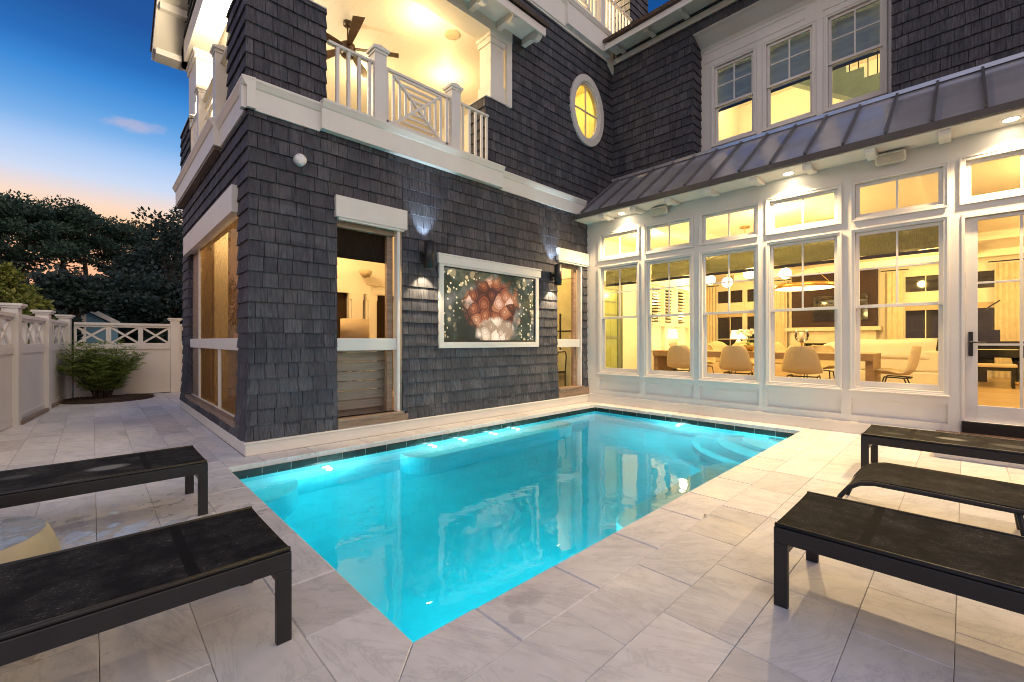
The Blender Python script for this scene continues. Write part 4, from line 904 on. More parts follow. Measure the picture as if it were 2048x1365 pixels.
build(MB().lathe([(.0,-.006),(.12,-.006),(.135,-.004),(.14,0)],(4.69,6.43,CZB),28),'grille',simple('speaker_beige',(.6,.5,.34),.8),t,True); build(MB().lathe([(.14,-.008),(.15,-.004),(.15,0)],(4.69,6.43,CZB),28),'rim',M['cream'],t,True)
fx, fy = 3.20, 7.45
fan = thing('ceiling_fan','dark bronze ceiling fan with five wooden blades on the balcony','ceiling fan',(fx,fy,CZB))
build(MB().lathe([(.0,0),(.075,0),(.075,-.06),(.05,-.085),(0,-.09)],(fx,fy,CZB),20),'canopy',M['darkbronze'],fan,True); build(MB().tube([(fx,fy,CZB-.08),(fx,fy,CZB-.40)],.015,10),'downrod',M['darkbronze'],fan)
build(MB().lathe([(0,-.37),(.09,-.37),(.125,-.40),(.13,-.48),(.115,-.54),(.115,-.58),(.09,-.605),(0,-.61)],(fx,fy,CZB),28),'motor',M['darkbronze'],fan,True)
for k in range(5):
    a = R(42+72*k); d = Vector((math.cos(a),math.sin(a),0)); s = Vector((-math.sin(a),math.cos(a),0)); z = CZB-.45
    mb = MB(); sec = [(.10,.035),(.2,.05),(.5,.075),(.86,.095)]
    P_ = lambda r_, w, h: Vector((fx,fy,z))+d*r_+s*w+Vector((0,0,h+w*.22))
    vs = []; 
    for r_, w in sec: vs += [P_(r_,-w,0),P_(r_,w,0),P_(r_,w,.012),P_(r_,-w,.012)]
    fs = [(0,1,2,3),(15,14,13,12)] + [(4*i+j,4*i+4+j,4*i+4+(j+1)%4,4*i+(j+1)%4) for i in range(3) for j in range(4)]
    build(mb.add(vs,fs),'blade',M['fanwood'],fan)
# third floor light
lamp('POINT','third_floor_lamp',(8.2,6.6,10.4),230,(1,.75,.4),.1,house)

# ------------------------------------------------------------------ pool furniture
def chaise(name, label, m, grp):
    """square-frame sling lounger, local: foot end at x=0 (leg outer faces), runs to +x, width along y 0..W"""
    t = thing(name, label, 'sun lounger', (0,0,0), grp); Lc, Wc, H = 1.95, .66, .385
    fr = MB()
    for y0 in (0,Wc-.032): fr.box(0.0,y0,H-.075,Lc,y0+.032,H)
    fr.box(0,.032,H-.06,.03,Wc-.032,H-.012); fr.box(Lc-.03,.032,H-.06,Lc,Wc-.032,H-.012)
    for x in (.65,1.25): fr.box(x,.032,H-.065,x+.04,Wc-.032,H-.04)
    build(fr,'frame',M['black'],t,bev=.004)
    for x in (0,Lc-.06):
        for y0 in (0,Wc-.032): build(MB().box(x,y0,0,x+.06,y0+.032,H-.0752),'leg',M['black'],t,bev=.003)
    build(MB().box(.012,.034,H-.155,.04,Wc-.034,H-.125),'stretcher',M['black'],t,bev=.003); build(MB().box(Lc-.04,.034,H-.155,Lc-.012,Wc-.034,H-.125),'stretcher',M['black'],t,bev=.003)
    def sf(u, v):
        y = .012+u*(Wc-.024); x = .005+v*(Lc-.01); e = abs(2*u-1)
        zz = H+.012-.011*(1-e**4)*(.45+.55*math.sin(math.pi*min(1,max(0,v)))**.5)
        if v < .03: zz -= .0
        return (x,y,zz)
    sl_ = build(MB().grid(sf,18,60),'sling',m,t,True,solid=.006)
    pp = MB()
    for y0 in (.012,Wc-.012): pp.tube([(.004,y0,H+.010),(Lc-.004,y0,H+.010)],.011,8)
    build(pp,'piping',M['black'],t,True)
    return t
c = chaise('sun_lounger','black sling lounger with square legs, largest at the lower left beside the drum table',M['sling_a'],'black square-frame loungers')
c.location = (.625,2.69,0); c.rotation_euler = (0,0,R(180))
c = chaise('sun_lounger','black sling lounger with one pale ring stain, behind the drum table near the house corner',M['sling_b'],'black square-frame loungers')
c.location = (.625,4.60,0); c.rotation_euler = (0,0,R(180))
c = chaise('sun_lounger','black sling lounger with square legs, nearest on the lower right of the pool deck',M['sling_a'],'black square-frame loungers')
c.location = (2.42,.655,0); c.rotation_euler = (0,0,R(-90))
c = chaise('sun_lounger','black sling lounger with dried ring stains in front of the french door step',M['sling_c'],'black square-frame loungers')
c.location = (5.36,.70,0); c.rotation_euler = (0,0,R(-90))
# curved lounger
t = thing('curved_lounger','low black sling lounger with round tube frame and curved end, between the two square loungers','sun lounger',(4.3,.4,0))
cx0, cx1, zc = 3.93, 4.60, .30
def prof_c(y):  # height of the curved rail
    return zc if y < .42 else zc-.0
path = [(.69,0.0),(.665,.08),(.63,.17),(.58,.245),(.52,.285),(.44,.302),(.2,.30),(-.3,.292),(-.8,.29),(-1.3,.32)]
mb = MB()
for x in (cx0,cx1): mb.tube([(x,y,z) for y,z in path],.016,10)
mb.tube([(cx0,-.28,.28),(cx1,-.28,.28)],.013,8); mb.tube([(cx0,.62,.18),(cx1,.62,.18)],.012,8); build(mb,'frame',M['black'],t,True)
for x in (cx0,cx1): build(MB().tube([(x,-.22,.29),(x,-.235,.2),(x,-.262,0)],.014,8),'leg',M['black'],t,True)
pa = path[2:]
def cs(u, v):
    k = v*(len(pa)-1); i = min(len(pa)-2,int(k)); f = k-i; y = pa[i][0]*(1-f)+pa[i+1][0]*f; z = pa[i][1]*(1-f)+pa[i+1][1]*f
    return (cx0+u*(cx1-cx0),y,z+.017-.018*(1-abs(2*u-1)**3))
def mat_curv(): 
    m = M['sling_c'].copy(); return m
build(MB().grid(cs,14,48),'sling',mat_curv(),t,True,solid=.006)
# drum table
t = thing('drum_table','cream cast stone drum table with wet top between the two left loungers','side table',(-.50,3.12,0))
build(MB().lathe([(0,.002),(.33,.002),(.37,.05),(.395,.14),(.395,.22),(.38,.30),(.355,.37),(.345,.392),(.335,.40)],(-.50,3.12,0),56),'drum',M['stone'],t,True)
def mat_wet():
    m, nt, N, L, b = new_mat('wet_stone_top'); v = coords(N, L); n = noise(N, L, v, 9, 6, .65); r = ramp(N, [(.42,(.24,.225,.19)),(.56,(.33,.31,.27))]); L.new(n, r.inputs[0]); L.new(r.outputs[0], b.inputs['Base Color'])
    rr = ramp(N, [(.48,(.08,.08,.08)),(.54,(.5,.5,.5))]); L.new(n, rr.inputs[0]); L.new(rr.outputs[0], b.inputs['Roughness']); bump(N, L, rr.outputs[0], b, .4, .003); return m
build(MB().lathe([(.336,.4005),(0,.4012)],(-.50,3.12,0),56),'wet_top',mat_wet(),t,True)

lq = random.Random(12); lm = simple('dry_leaf',(.16,.09,.03),.8)
for i, (lx, ly, lb) in enumerate([(3.30,1.33,'tiny dark leaf bit on the deck beside the pool edge'),(5.05,0.01,'dry brown leaf on the deck between the curved lounger and the nearest right lounger')]):
    lf0 = MB(); a = lq.uniform(0,6.28); d = Vector((math.cos(a),math.sin(a),0)); s_ = Vector((-math.sin(a),math.cos(a),0)); p = Vector((lx,ly,.004))
    lf0.add([p, p+d*.02+s_*.012+Vector((0,0,.008)), p+d*.05+Vector((0,0,.004)), p+d*.02-s_*.012+Vector((0,0,.006))], [(0,1,2),(0,2,3)]); tag(build(lf0,'fallen_leaf',lm,loc=(lx,ly,0)),lb,'leaf','dry leaves on the deck')

# ------------------------------------------------------------------ fence
def fence_run(name, label, A, B, posts, bays, first_cap=True):
    t = thing(name, label, 'fence', (A[0],A[1],0)); A = Vector((*A,0)); B = Vector((*B,0)); L_ = (B-A).length; d = (B-A)/L_; n = Vector((d.y,-d.x,0)); Mx = Matrix((d,n,Vector((0,0,1)))).transposed()
    def bx(mb, s0, s1, n0, n1, z0, z1): mb.obox(A+d*(s0+s1)/2+n*(n0+n1)/2+Vector((0,0,(z0+z1)/2)),(s1-s0,n1-n0,z1-z0),Mx)
    for s in posts:
        mb = MB(); bx(mb,s-.09,s+.09,-.09,.09,0,1.80); p_ = build(mb,'post',M['white'],t,bev=.004)
        mb = MB(); bx(mb,s-.12,s+.12,-.12,.12,1.80,1.83); bx(mb,s-.14,s+.14,-.14,.14,1.83,1.87); build(mb,'cap',M['white'],p_,bev=.006)
    for s0, s1, k in bays:
        mb = MB(); bx(mb,s0,s1,-.02,.015,.10,1.13); bx(mb,s0,s1,-.03,.04,.02,.14); m_ = (s0+s1)/2; bx(mb,m_-.05,m_+.05,.0152,.03,.14,1.10); build(mb,'panel',M['white'],t,bev=.002)
        mb = MB(); bx(mb,s0,s1,-.04,.055,1.10,1.20); bx(mb,s0,s1,-.055,.07,1.66,1.72); bx(mb,s0,s1,-.03,.04,1.20,1.245); bx(mb,s0,s1,-.03,.04,1.615,1.66); build(mb,'rail',M['white'],t,bev=.003)
        w = (s1-s0)/k; mb = MB()
        for i in range(k+1):
            c = s0+w*i; hw = .045
            a_, b_ = max(s0,c-hw), min(s1,c+hw); bx(mb,a_,b_,-.028,.038,1.245,1.615)
        for i in range(k):
            a_, b_ = s0+w*i+.04, s0+w*(i+1)-.04
            P0 = lambda s, z, o: A+d*s+n*o+Vector((0,0,z))
            mb.bar(P0(a_,1.245,.005),P0(b_,1.615,.005),.028,.045); mb.bar(P0(a_,1.615,.0),P0(b_,1.245,.0),.028,.045)
        build(mb,'lattice',M['white'],t)
    return t
fence_run('fence','white board fence with crossed lattice top along the left edge of the deck',(-.435,13.75),(-1.75,3.2),[.0,1.83,3.68,5.5,7.4],[(.09,1.74,3),(1.92,3.59,3),(3.77,5.41,3),(5.59,7.31,3)])
fence_run('fence','white board fence with crossed lattice top behind the shrub',(-.30,13.87),(5.2,13.87),[1.80,3.7],[(0.0,1.71,3),(1.89,3.61,3),(3.79,5.4,3)])
kb = thing('kick_board','brown wooden board lying at the foot of the left fence','board',(-.7,11.2,0))
mb = MB(); mb.bar((-.80,10.1,.03),(-.60,11.75,.03),.05,.06); mb.bar((-.585,12.15,.03),(-.45,13.3,.03),.05,.06); build(mb,'plank',M['sillwood_y'],kb)

# ------------------------------------------------------------------ planting
def leaf(mb, p, d, ln, w, up=None, bend=.15):
    d = Vector(d).normalized(); u = Vector(up) if up else Vector((rnd.gauss(0,1),rnd.gauss(0,1),rnd.gauss(0,1)))
    s = d.cross(u); 
    if s.length < 1e-4: s = Vector((1,0,0))
    s.normalize(); n = s.cross(d); p = Vector(p)
    mb.add([p, p+d*ln*.45+s*w+n*bend*ln*.3, p+d*ln-n*bend*ln*.4, p+d*ln*.45-s*w+n*bend*ln*.3], [(0,1,2,3)])
bush = thing('shrub','bushy green shrub with narrow leaves in a mulch bed before the back fence','shrub',(.16,13.15,0))
st_ = MB(); lf_ = MB(); br_ = random.Random(3)
for i in range(54):
    a = br_.uniform(0,6.283); tilt = br_.uniform(.08,1.0); ln = br_.uniform(.8,1.22)*(1-.10*tilt)
    if br_.random() < .12: ln *= 1.15
    pts = []; p = Vector((.16+.12*math.cos(a),13.15+.12*math.sin(a),.03))
    for k in range(9):
        f = k/8; tl_ = tilt*(.45+.6*f); d = Vector((math.sin(tl_)*math.cos(a),math.sin(tl_)*math.sin(a)*.75,math.cos(tl_)))
        pts.append(p.copy()); p = p+d*ln/8
    st_.tube(pts,[.011-.001*k for k in range(9)],5)
    for k in range(2,9):
        q = pts[k]; dd = (pts[k]-pts[k-1]).normalized()
        for m_ in range(4):                           # leaflets in pairs along small side twigs
            az = br_.uniform(0,6.283); tw = (dd*.5+Vector((math.cos(az),math.sin(az),br_.uniform(-.25,.5)))).normalized(); tl2 = br_.uniform(.10,.2)
            sd = tw.cross(Vector((0,0,1))).normalized()
            for j in range(1,5):
                b0 = q+tw*tl2*j/4
                for sg in (-1,1): leaf(lf_,b0,tw*.7+sd*sg*.9+Vector((0,0,br_.uniform(-.3,.15))),br_.uniform(.07,.115),.017,(0,0,1))
build(st_,'stems',M['bark'],bush); build(lf_,'foliage',M['leaf_bush'],bush)
mb = MB(); n = 40
mb.lathe([(.0,.05),(.45,.045),(.78,.02),(.82,-.01)],(.25,13.22,0),36); 
for i in range(500):
    a = rnd.uniform(0,6.283); r_ = .8*math.sqrt(rnd.random()); Mx = Matrix.Rotation(rnd.uniform(0,3.14),3,'Z') @ Matrix.Rotation(rnd.uniform(-.5,.5),3,'X')
    mb.obox((.25+r_*math.cos(a),13.22+r_*math.sin(a),.05-.03*r_),(rnd.uniform(.03,.08),.016,.01),Mx)
tag(build(mb,'mulch_ground',M['mulch']), kind='stuff')

def blob_leaves(mb, c, r, n, size, flat=1.0, q=rnd, shell=.35):
    for _ in range(n):
        v = Vector((q.gauss(0,1),q.gauss(0,1),q.gauss(0,1))).normalized()*(q.random()**shell); p = Vector(c)+Vector((v.x*r,v.y*r,v.z*r*flat))
        leaf(mb,p,(v.x+q.gauss(0,.6),v.y+q.gauss(0,.6),v.z+q.gauss(0,.5)+.2),size*q.uniform(.6,1.4),size*.33*q.uniform(.7,1.3))
def pine(x, y, h, spread, seed, label, size=.26, base=.3):
    q = random.Random(seed); t = thing('pine_tree', label, 'tree', (x,y,0), 'pines beyond the fence'); tr = MB(); cr = MB()
    lx, ly = q.uniform(-.5,.5), q.uniform(-.3,.3); top = Vector((x+lx,y+ly,h*.93))
    P_ = lambda f: Vector((x+lx*f**1.5,y+ly*f,h*.93*f))
    tr.tube([P_(k/10) for k in range(11)],[.22-.017*k for k in range(11)],7)
    nb = 11
    for i in range(nb):
        f = base+(1-base)*(i+.5)/nb-(q.uniform(.02,.14) if i < 4 else 0); b0 = P_(f-.04); a = i*2.4+q.uniform(-.4,.4); rl_ = spread*q.uniform(.5,1.05)*(1.0 if i < nb*.7 else .5)
        e = b0+Vector((math.cos(a)*rl_,math.sin(a)*rl_,rl_*q.uniform(.05,.3))); mid = (b0+e)/2+Vector((0,0,-.08*rl_)); tr.tube([b0,mid,e],[.055,.04,.02],5)
        for k in range(4):
            g_ = .45+.18*k+q.uniform(-.08,.08); c_ = b0.lerp(e,g_)+Vector((q.uniform(-.4,.4),q.uniform(-.4,.4),q.uniform(.0,.35))); blob_leaves(cr,c_,q.uniform(.42,.8),150,size,.42,q)
    for i in range(24):                               # thin lower sprays that let the sky through
        f = q.uniform(.25,base); a = q.uniform(0,6.28); r2 = spread*q.uniform(.3,.95); b0 = P_(f); e = b0+Vector((math.cos(a)*r2,math.sin(a)*r2,q.uniform(-.2,.5))); tr.tube([b0,e],[.03,.012],4); blob_leaves(cr,e,.5,42,size,.4,q)
    blob_leaves(cr,top+Vector((0,0,.2)),spread*.42,420,size,.55,q)
    build(tr,'trunk',M['bark'],t); build(cr,'crown',M['leaf_pine'],t); return t
def oak(x, y, h, r_, seed, label, size=.2, low=.1, mat='leaf_oak', dens=1, name='evergreen_tree', grp='dark evergreens beyond the fence'):
    q = random.Random(seed); t = thing(name, label, 'tree', (x,y,0), grp); tr = MB(); cr = MB()
    tr.tube([(x,y,0),(x+.1,y,h*.3),(x-.05,y+.1,h*.65)],[.085*r_,.065*r_,.03*r_],7)
    nb = 26
    for i in range(nb):
        f = low+(1-low)*(i+.5)/nb; w = r_*math.sin(math.pi*min(.96,.18+.80*f))**.7; a = i*2.4+q.uniform(-.5,.5); rr_ = w*q.uniform(.45,.95)
        c_ = Vector((x+math.cos(a)*rr_,y+math.sin(a)*rr_,h*f*.93)); cr_r = q.uniform(.26,.42)*r_
        tr.tube([(x,y,h*f*.6),tuple((Vector((x,y,h*f*.7))+c_)/2),tuple(c_)],[.028*r_,.018*r_,.007*r_],4)
        for k in range(5):
            o_ = Vector((q.gauss(0,.45),q.gauss(0,.45),q.gauss(0,.35)))*cr_r; blob_leaves(cr,c_+o_,cr_r*q.uniform(.4,.7),int(46*dens),size,.8,q)
    build(tr,'trunk',M['bark'],t); build(cr,'crown',M[mat],t); return t
def at(px, Y):
    u = (px-1024)/F_PX; dx = FW.x+u*RT.x; dy = FW.y+u*RT.y; return dx/dy*Y
def hgt(px, py, Y):
    u = (px-1024)/F_PX; return HC+(683-py)/F_PX*Y/(FW.y+u*RT.y)
for i, (px, py, Y, sp, lb, bs) in enumerate([(-20,392,31,2.5,'tallest pine at the far left edge above the fence',.72),(48,396,33,2.3,'pine with a rounded crown, second from the left edge',.78),(122,402,34,2.2,'pine with a flat crown and bare trunk against the sunset gap',.82),
        (182,418,36,2.0,'pine right of the sunset gap with a bare trunk',.82),(236,438,38,2.0,'lower pine in the middle of the tree line',.76),(286,446,40,2.0,'small distant pine below the orange sky',.7),(-60,385,36,2.8,'pine just cut by the left edge',.7)]):
    pine(at(px,Y),Y,hgt(px,py,Y),sp,40+i,lb,.15,bs)
for i, (px, py, Y, r_, lb) in enumerate([(345,436,25,2.3,'broad leafy evergreen touching the house corner'),(305,505,27,2.0,'dark evergreen left of the leafy one'),(255,560,29,2.0,'dark evergreen in the middle of the thicket'),(200,588,31,2.0,'rounded dark evergreen under the pines'),
        (150,585,33,2.2,'dark evergreen behind the blue house'),(100,590,35,2.2,'dark evergreen left of the blue house'),(45,585,29,2.0,'dark evergreen behind the yellow green plants'),(-10,575,28,2.0,'dark evergreen at the left picture edge'),(385,420,30,2.6,'tall evergreen half hidden by the house'),(225,560,23,1.9,'low dark evergreen close behind the back fence'),(290,560,22,2.0,'low evergreen behind the fence near the house'),(340,570,21,1.8,'low evergreen right behind the fence post by the house')]):
    oak(at(px,Y),Y,hgt(px,py,Y),r_,70+i,lb,.17,.06,dens=1.6)
oak(at(6,12.2),12.2,hgt(6,520,12.2),.42,101,'light yellow green plant rising behind the left fence',.10,.3,'leaf_lime',.55,'garden_plant','light green plants behind the fence')
oak(at(140,18.4),18.4,hgt(140,560,18.4),1.3,104,'dark evergreen hanging over the small blue house',.15,.86)
oak(at(62,14.6),14.6,hgt(62,582,14.6),.5,102,'lower light green plant behind the left fence, beside the blue house',.11,.3,'leaf_lime',.5,'garden_plant','light green plants behind the fence')
oak(at(105,16),16,hgt(105,618,16),.6,103,'small dark round shrub behind the fence corner',.11,.2,'leaf_oak',1,'garden_plant','light green plants behind the fence')
# neighbour
NY = 19.5
nb_ = thing('neighbour_house','small blue grey house with white corner board, low beyond the back fence','house',(at(140,NY),NY,0)); hx = at(98,NY); hx1 = at(170,NY); hz = hgt(140,603,NY)
build(MB().box(hx,NY,0,hx1,NY+4,hz),'wall',M['siding'],nb_); build(MB().box(hx1-.08,NY-.04,0,hx1+.03,NY+.1,hz),'corner_board',M['white'],nb_)
build(MB().prism([(NY-.35,hz-.04),(NY+2,hz+.9),(NY+4.35,hz-.04),(NY+4.35,hz+.06),(NY+2,hz+1.0),(NY-.35,hz+.06)],'x',hx-.3,hx1+.25),'roof',M['roofdark'],nb_)
build(MB().prism([(hx1+.03,hz-.10),(hx1+.03,hz-.28),(hx1+.85,hz-.78),(hx1+.85,hz-.62)],'y',NY+.3,NY+.36),'rake_board',M['white'],nb_); build(MB().prism([(hx1+.03,hz-.30),(hx1+.8,hz-.8),(hx1+.8,0),(hx1+.03,0)],'y',NY+.4,NY+3),'wall',M['siding'],nb_)

# ------------------------------------------------------------------ inside the dining and living room
tb = thing('dining_table','long oak dining table with panel ends behind the tall windows','table',(9.55,2.95,FZ))
mb = MB(); mb.box(9.06,1.03,.965,10.05,4.86,1.085); build(mb,'table_top',M['oak'],tb,bev=.004)
for y in (1.03,4.76): build(MB().box(9.10,y,FZ,10.01,y+.10,.965),'leg_panel',M['oak'],tb,bev=.004)
def dining_chair():
    t = thing('dining_chair','x','chair',(0,0,0),'oat fabric shell chairs round the dining table')
    # local: faces +x (seat opens to +x), back at x=-.25
    prof = [(.24,.43),(.20,.455),(.08,.45),(-.06,.435),(-.17,.45),(-.235,.52),(-.265,.62),(-.285,.73),(-.30,.83),(-.305,.90)]
    wid = [.20,.235,.255,.265,.28,.285,.262,.238,.208,.14]
    def fn(u, v):
        k = v*(len(prof)-1); i = min(len(prof)-2,int(k)); f = k-i; f = f*f*(3-2*f)*.4+f*.6
        x = prof[i][0]*(1-f)+prof[i+1][0]*f; z = prof[i][1]*(1-f)+prof[i+1][1]*f; w = wid[i]*(1-f)+wid[i+1]*f; s = 2*u-1
        y = s*w; c = s*s; m_ = min(1,max(0,(v-.25)/.3))
        return (x+.09*c*m_, y, z+.06*c*(1-m_)+.0*c)
    build(MB().grid(fn,14,30),'shell',M['chair'],t,True,solid=.03)
    fr = MB()
    fr.tube([(.12,-.2,.40),(-.12,-.215,.39),(-.2,-.12,.395),(-.2,.12,.395),(-.12,.215,.39),(.12,.2,.40)],.011,8); build(fr,'seat_frame',M['black'],t)
    for (x0,y0,x1,y1) in ((.12,-.2,.22,-.24),(.12,.2,.22,.24),(-.12,-.215,-.26,-.25),(-.12,.215,-.26,.25)): build(MB().tube([(x0,y0,.398),(x1,y1,0)],.010,8),'leg',M['black'],t)
    return t
pc = dining_chair(); used = 0
for x, y, rz, lb in [(8.72,3.99,0,'oat fabric chair with its back to the second tall window'),(8.72,2.94,0,'oat fabric chair with its back to the third tall window'),(8.72,1.90,0,'oat fabric chair with its back to the fourth tall window'),
        (9.55,.80,90,'oat fabric chair at the table end seen in side view through the widest clear window'),(10.40,4.35,180,'chair across the table, at its far left end'),(10.40,3.40,180,'chair across the table behind the post between second and third windows'),(10.40,2.02,180,'chair across the table beside the chair at the fourth window')]:
    if not used: pc.location = (x,y,FZ); pc.rotation_euler = (0,0,R(rz)); pc['label'] = lb; used = 1
    else: dup(pc,(x,y,FZ),R(rz),lb)
# roman shades of the ground floor windows
def shade(x, a0, a1, zt, zb, m, label, grp, folds=2):
    t = thing('roman_shade', label, 'window shade', (x,(a0+a1)/2,zt), grp)
    def fn(u, v):
        z = zt+(zb-zt)*v; return (x+.007*math.sin(v*folds*math.pi*2)+.006*math.sin(u*7+v*5), a0+(a1-a0)*u, z+.012*math.sin(u*math.pi*2+1)*v)
    build(MB().grid(fn,20,32),'fabric',m,t,True); build(MB().box(x-.012,a0,zb-.045,x+.012,a1,zb),'hem_bar',M['navy'],t)
    return t
nm = ['leftmost','second from left','third from left','fourth from left','rightmost']
for (a,b_), k in zip(LW, nm): shade(7.90,a+.02,b_-.02,2.86,2.50,M['shade'],'olive woven shade bunched at the top of the %s tall window' % k,'olive shades in the tall windows')
for (a,b_), k in zip(uw, ['left upstairs window','middle upstairs window','right upstairs window beside the stair']): shade(9.22,a+.02,b_-.02,6.86,6.02,M['shade_blue'],'slate blue woven shade over the top half of the '+k,'blue shades upstairs',6)
# globe chandelier over the table
ch = thing('globe_chandelier','brass chandelier with four glowing globes over the dining table','chandelier',(9.55,3.10,CZ))
gl = [(9.5,3.775,2.60),(9.6,3.46,2.53),(9.45,2.99,2.645),(9.55,2.385,2.59)]
mb = MB(); mb.lathe([(0,0),(.09,0),(.09,-.03),(0,-.035)],(9.55,3.10,CZ-.0),20); mb.tube([(9.55,3.10,CZ),(9.55,3.10,2.80)],.009,8); mb.tube([(9.5,3.8,2.80),(9.56,2.36,2.82)],.010,8)
for x,y,z in gl: mb.tube([(x,y,z+.1),(x,y,2.81)],.007,6)
build(mb,'stem',M['brass'],ch)
for x,y,z in gl: build(MB().sphere((x,y,z),.105,20,14),'globe',M['e_globe'],ch,True)
# ring pendant over the living room
rp_ = thing('ring_chandelier','large brass led ring hanging on cables before the fireplace','chandelier',(14.3,3.11,CZ))
rr_ = .68; mb = MB(); rz_ = 2.82
mb.lathe([(rr_-.03,rz_-.06),(rr_+.02,rz_-.06),(rr_+.02,rz_+.06),(rr_-.03,rz_+.06)],(14.3,3.11,0),56); build(mb,'ring',M['brass'],rp_,True)
build(MB().lathe([(rr_-.028,rz_-.062),(rr_+.018,rz_-.062)],(14.3,3.11,0),56),'led_strip',M['e_ring'],rp_); build(MB().lathe([(rr_-.031,rz_+.05),(rr_-.031,rz_-.05)],(14.3,3.11,0),56),'led_strip',M['e_ring'],rp_)
mb = MB()
for k in range(3): a = k*2.09+.3; mb.tube([(14.3+rr_*math.cos(a),3.11+rr_*math.sin(a),rz_),(14.3,3.11,CZ-.05)],.006,5)
mb.lathe([(0,CZ),(.1,CZ),(.1,CZ-.05),(0,CZ-.05)],(14.3,3.11,0),16); build(mb,'cable',M['brass'],rp_)
# fireplace wall
fp = thing('fireplace','dark brown fireplace panel with pale marble mantel','fireplace',(17.2,2.97,FZ))
build(MB().box(17.1,1.87,1.74,17.6,4.08,3.52),'panel',M['espresso'],fp); build(MB().box(16.95,1.75,1.62,17.6,4.25,1.74),'mantel',M['marble_in'],fp)
mb = MB()
for y0,y1,z0,z1 in cells(1.87,4.1,FZ,1.62,[(2.3,3.72,.55,1.22)]): mb.box(17.08,y0,z0,17.6,y1,z1)
build(mb,'surround',M['marble_in'],fp); build(MB().box(17.3,2.25,.5,17.35,3.8,1.25),'firebox',M['night'],fp)
t2 = thing('indoor_television','dark television hung on the brown fireplace panel','television',(17.08,2.6,2.4)); build(MB().box(17.03,2.05,1.95,17.09,3.45,2.75),'case',M['piano'],t2,bev=.006); build(MB().quad((17.028,2.07,1.97),(17.028,3.43,1.97),(17.028,3.43,2.73),(17.028,2.07,2.73)),'screen',M['night'],t2)
# sofas
def sofa(name, label, x0, x1, y0, y1, m, back, h=.66, hb=.88, cush=3):
    t = thing(name, label, 'sofa', ((x0+x1)/2,(y0+y1)/2,FZ)); z = FZ
    build(MB().box(x0,y0,z+.02,x1,y1,z+.40),'base',m,t,bev=.03)
    if back == 'x-': build(MB().box(x0,y0,z+.40,x0+.2,y1,z+hb-.1),'backrest',m,t,bev=.04)
    else: build(MB().box(x1-.2,y0,z+.40,x1,y1,z+hb-.1),'backrest',m,t,bev=.04)
    for ya in (y0,y1-.2): build(MB().box(x0+(.2 if back == 'x-' else 0),ya,z+.40,x1-(.2 if back == 'x+' else 0),ya+.2,z+h),'armrest',m,t,bev=.04)
    w = (y1-y0-.4)/cush
    for i in range(cush):
        c_ = ((x0+.33 if back == 'x-' else x1-.33),y0+.2+w*(i+.5),z+.68); build(MB().sphere(c_,1,20,14,(.14,w*.52,.30)),'back_cushion',m,t,True)
    return t
sofa('sofa','white slipcovered sofa end beside the dining table, in the widest clear window',11.3,12.3,.32,2.5,M['sofa'],'x-',.66,.90,2)
cu = thing('pillow','big white pillow leaning over the white sofa','pillow',(11.45,1.1,1.2))
mb = MB(); n = 16
for sd in (-1,1):
    mb.grid(lambda u, v: (11.42+sd*.13*max(0,(1-(2*u-1)**4)*(1-(2*v-1)**4))**.6+.08*(2*v-1), 1.10+(2*u-1)*.72*(1+.03*abs(2*v-1)), 1.13+(2*v-1)*.22*(1-.12*(1-(2*u-1)**2)) ), n, n)
build(mb,'cover',M['sofa'],cu,True)
sofa('sofa','long beige sofa across the living room beyond the dining table',12.6,13.6,3.0,5.5,M['beige'],'x-',.62,.86,3)
sofa('armchair','white armchair by the brown fireplace',15.4,16.3,4.1,5.0,M['sofa'],'x+',.6,.9,1)
pl = thing('throw_pillow','dark grey throw pillow on the white armchair','pillow',(15.5,4.3,1.0)); build(MB().sphere((15.45,4.4,.98),1,16,10,(.08,.24,.22)),'cover',M['navy'],pl,True)
# table lamp, orchid, candle
def table_lamp(x, y, z, label, r=.2):
    t = thing('table_lamp', label, 'lamp', (x,y,z)); build(MB().lathe([(r,.30),(r*.78,.56)],(x,y,z),28),'lamp_shade',M['e_shade'],t,True); build(MB().lathe([(.0,0),(.08,0),(.08,.02),(.03,.04),(.10,.12),(.11,.17),(.06,.25),(.015,.28),(.015,.40),(0,.40)],(x,y,z),20),'base',M['marble_in'],t,True); return t
cnsl = thing('console_table','low console behind the beige sofa','table',(14.1,5.0,FZ)); build(MB().box(13.8,3.6,1.0,14.15,5.5,1.06),'top',M['oak'],cnsl)
for y in (3.62,5.42): build(MB().box(13.82,y,FZ,14.13,y+.06,1.0),'leg_panel',M['oak'],cnsl)
table_lamp(14.0,4.72,1.06,'lit white lamp on the console, seen in the third tall window',.24)
orc = thing('orchid','white orchid in a brass bowl on the dining table','plant',(9.62,3.06,1.085)); ox, oy, oz = 9.62, 3.06, 1.085
build(MB().lathe([(0,0),(.07,0),(.10,.03),(.12,.12),(.11,.13),(0,.125)],(ox,oy,oz),24),'bowl',M['brass'],orc,True)
mb = MB(); lv = MB(); fl_ = MB(); q = random.Random(5)
for i in range(5):
    a = q.uniform(0,6.28); pts = [Vector((ox,oy,oz+.12)),Vector((ox+.05*math.cos(a),oy+.05*math.sin(a),oz+.33)),Vector((ox+.14*math.cos(a),oy+.14*math.sin(a),oz+.43)),Vector((ox+.2*math.cos(a),oy+.22*math.sin(a),oz+.38))]
    mb.tube(pts,.004,5)
    for k in range(7):
        c_ = pts[1].lerp(pts[2],k/3) if k < 4 else pts[2].lerp(pts[3],(k-3)/3)
        for p5 in range(5): b_ = p5*1.257+q.random(); leaf(fl_,c_,(math.cos(b_),math.sin(b_)*.8,math.sin(b_*1.3)*.8),.045,.02)
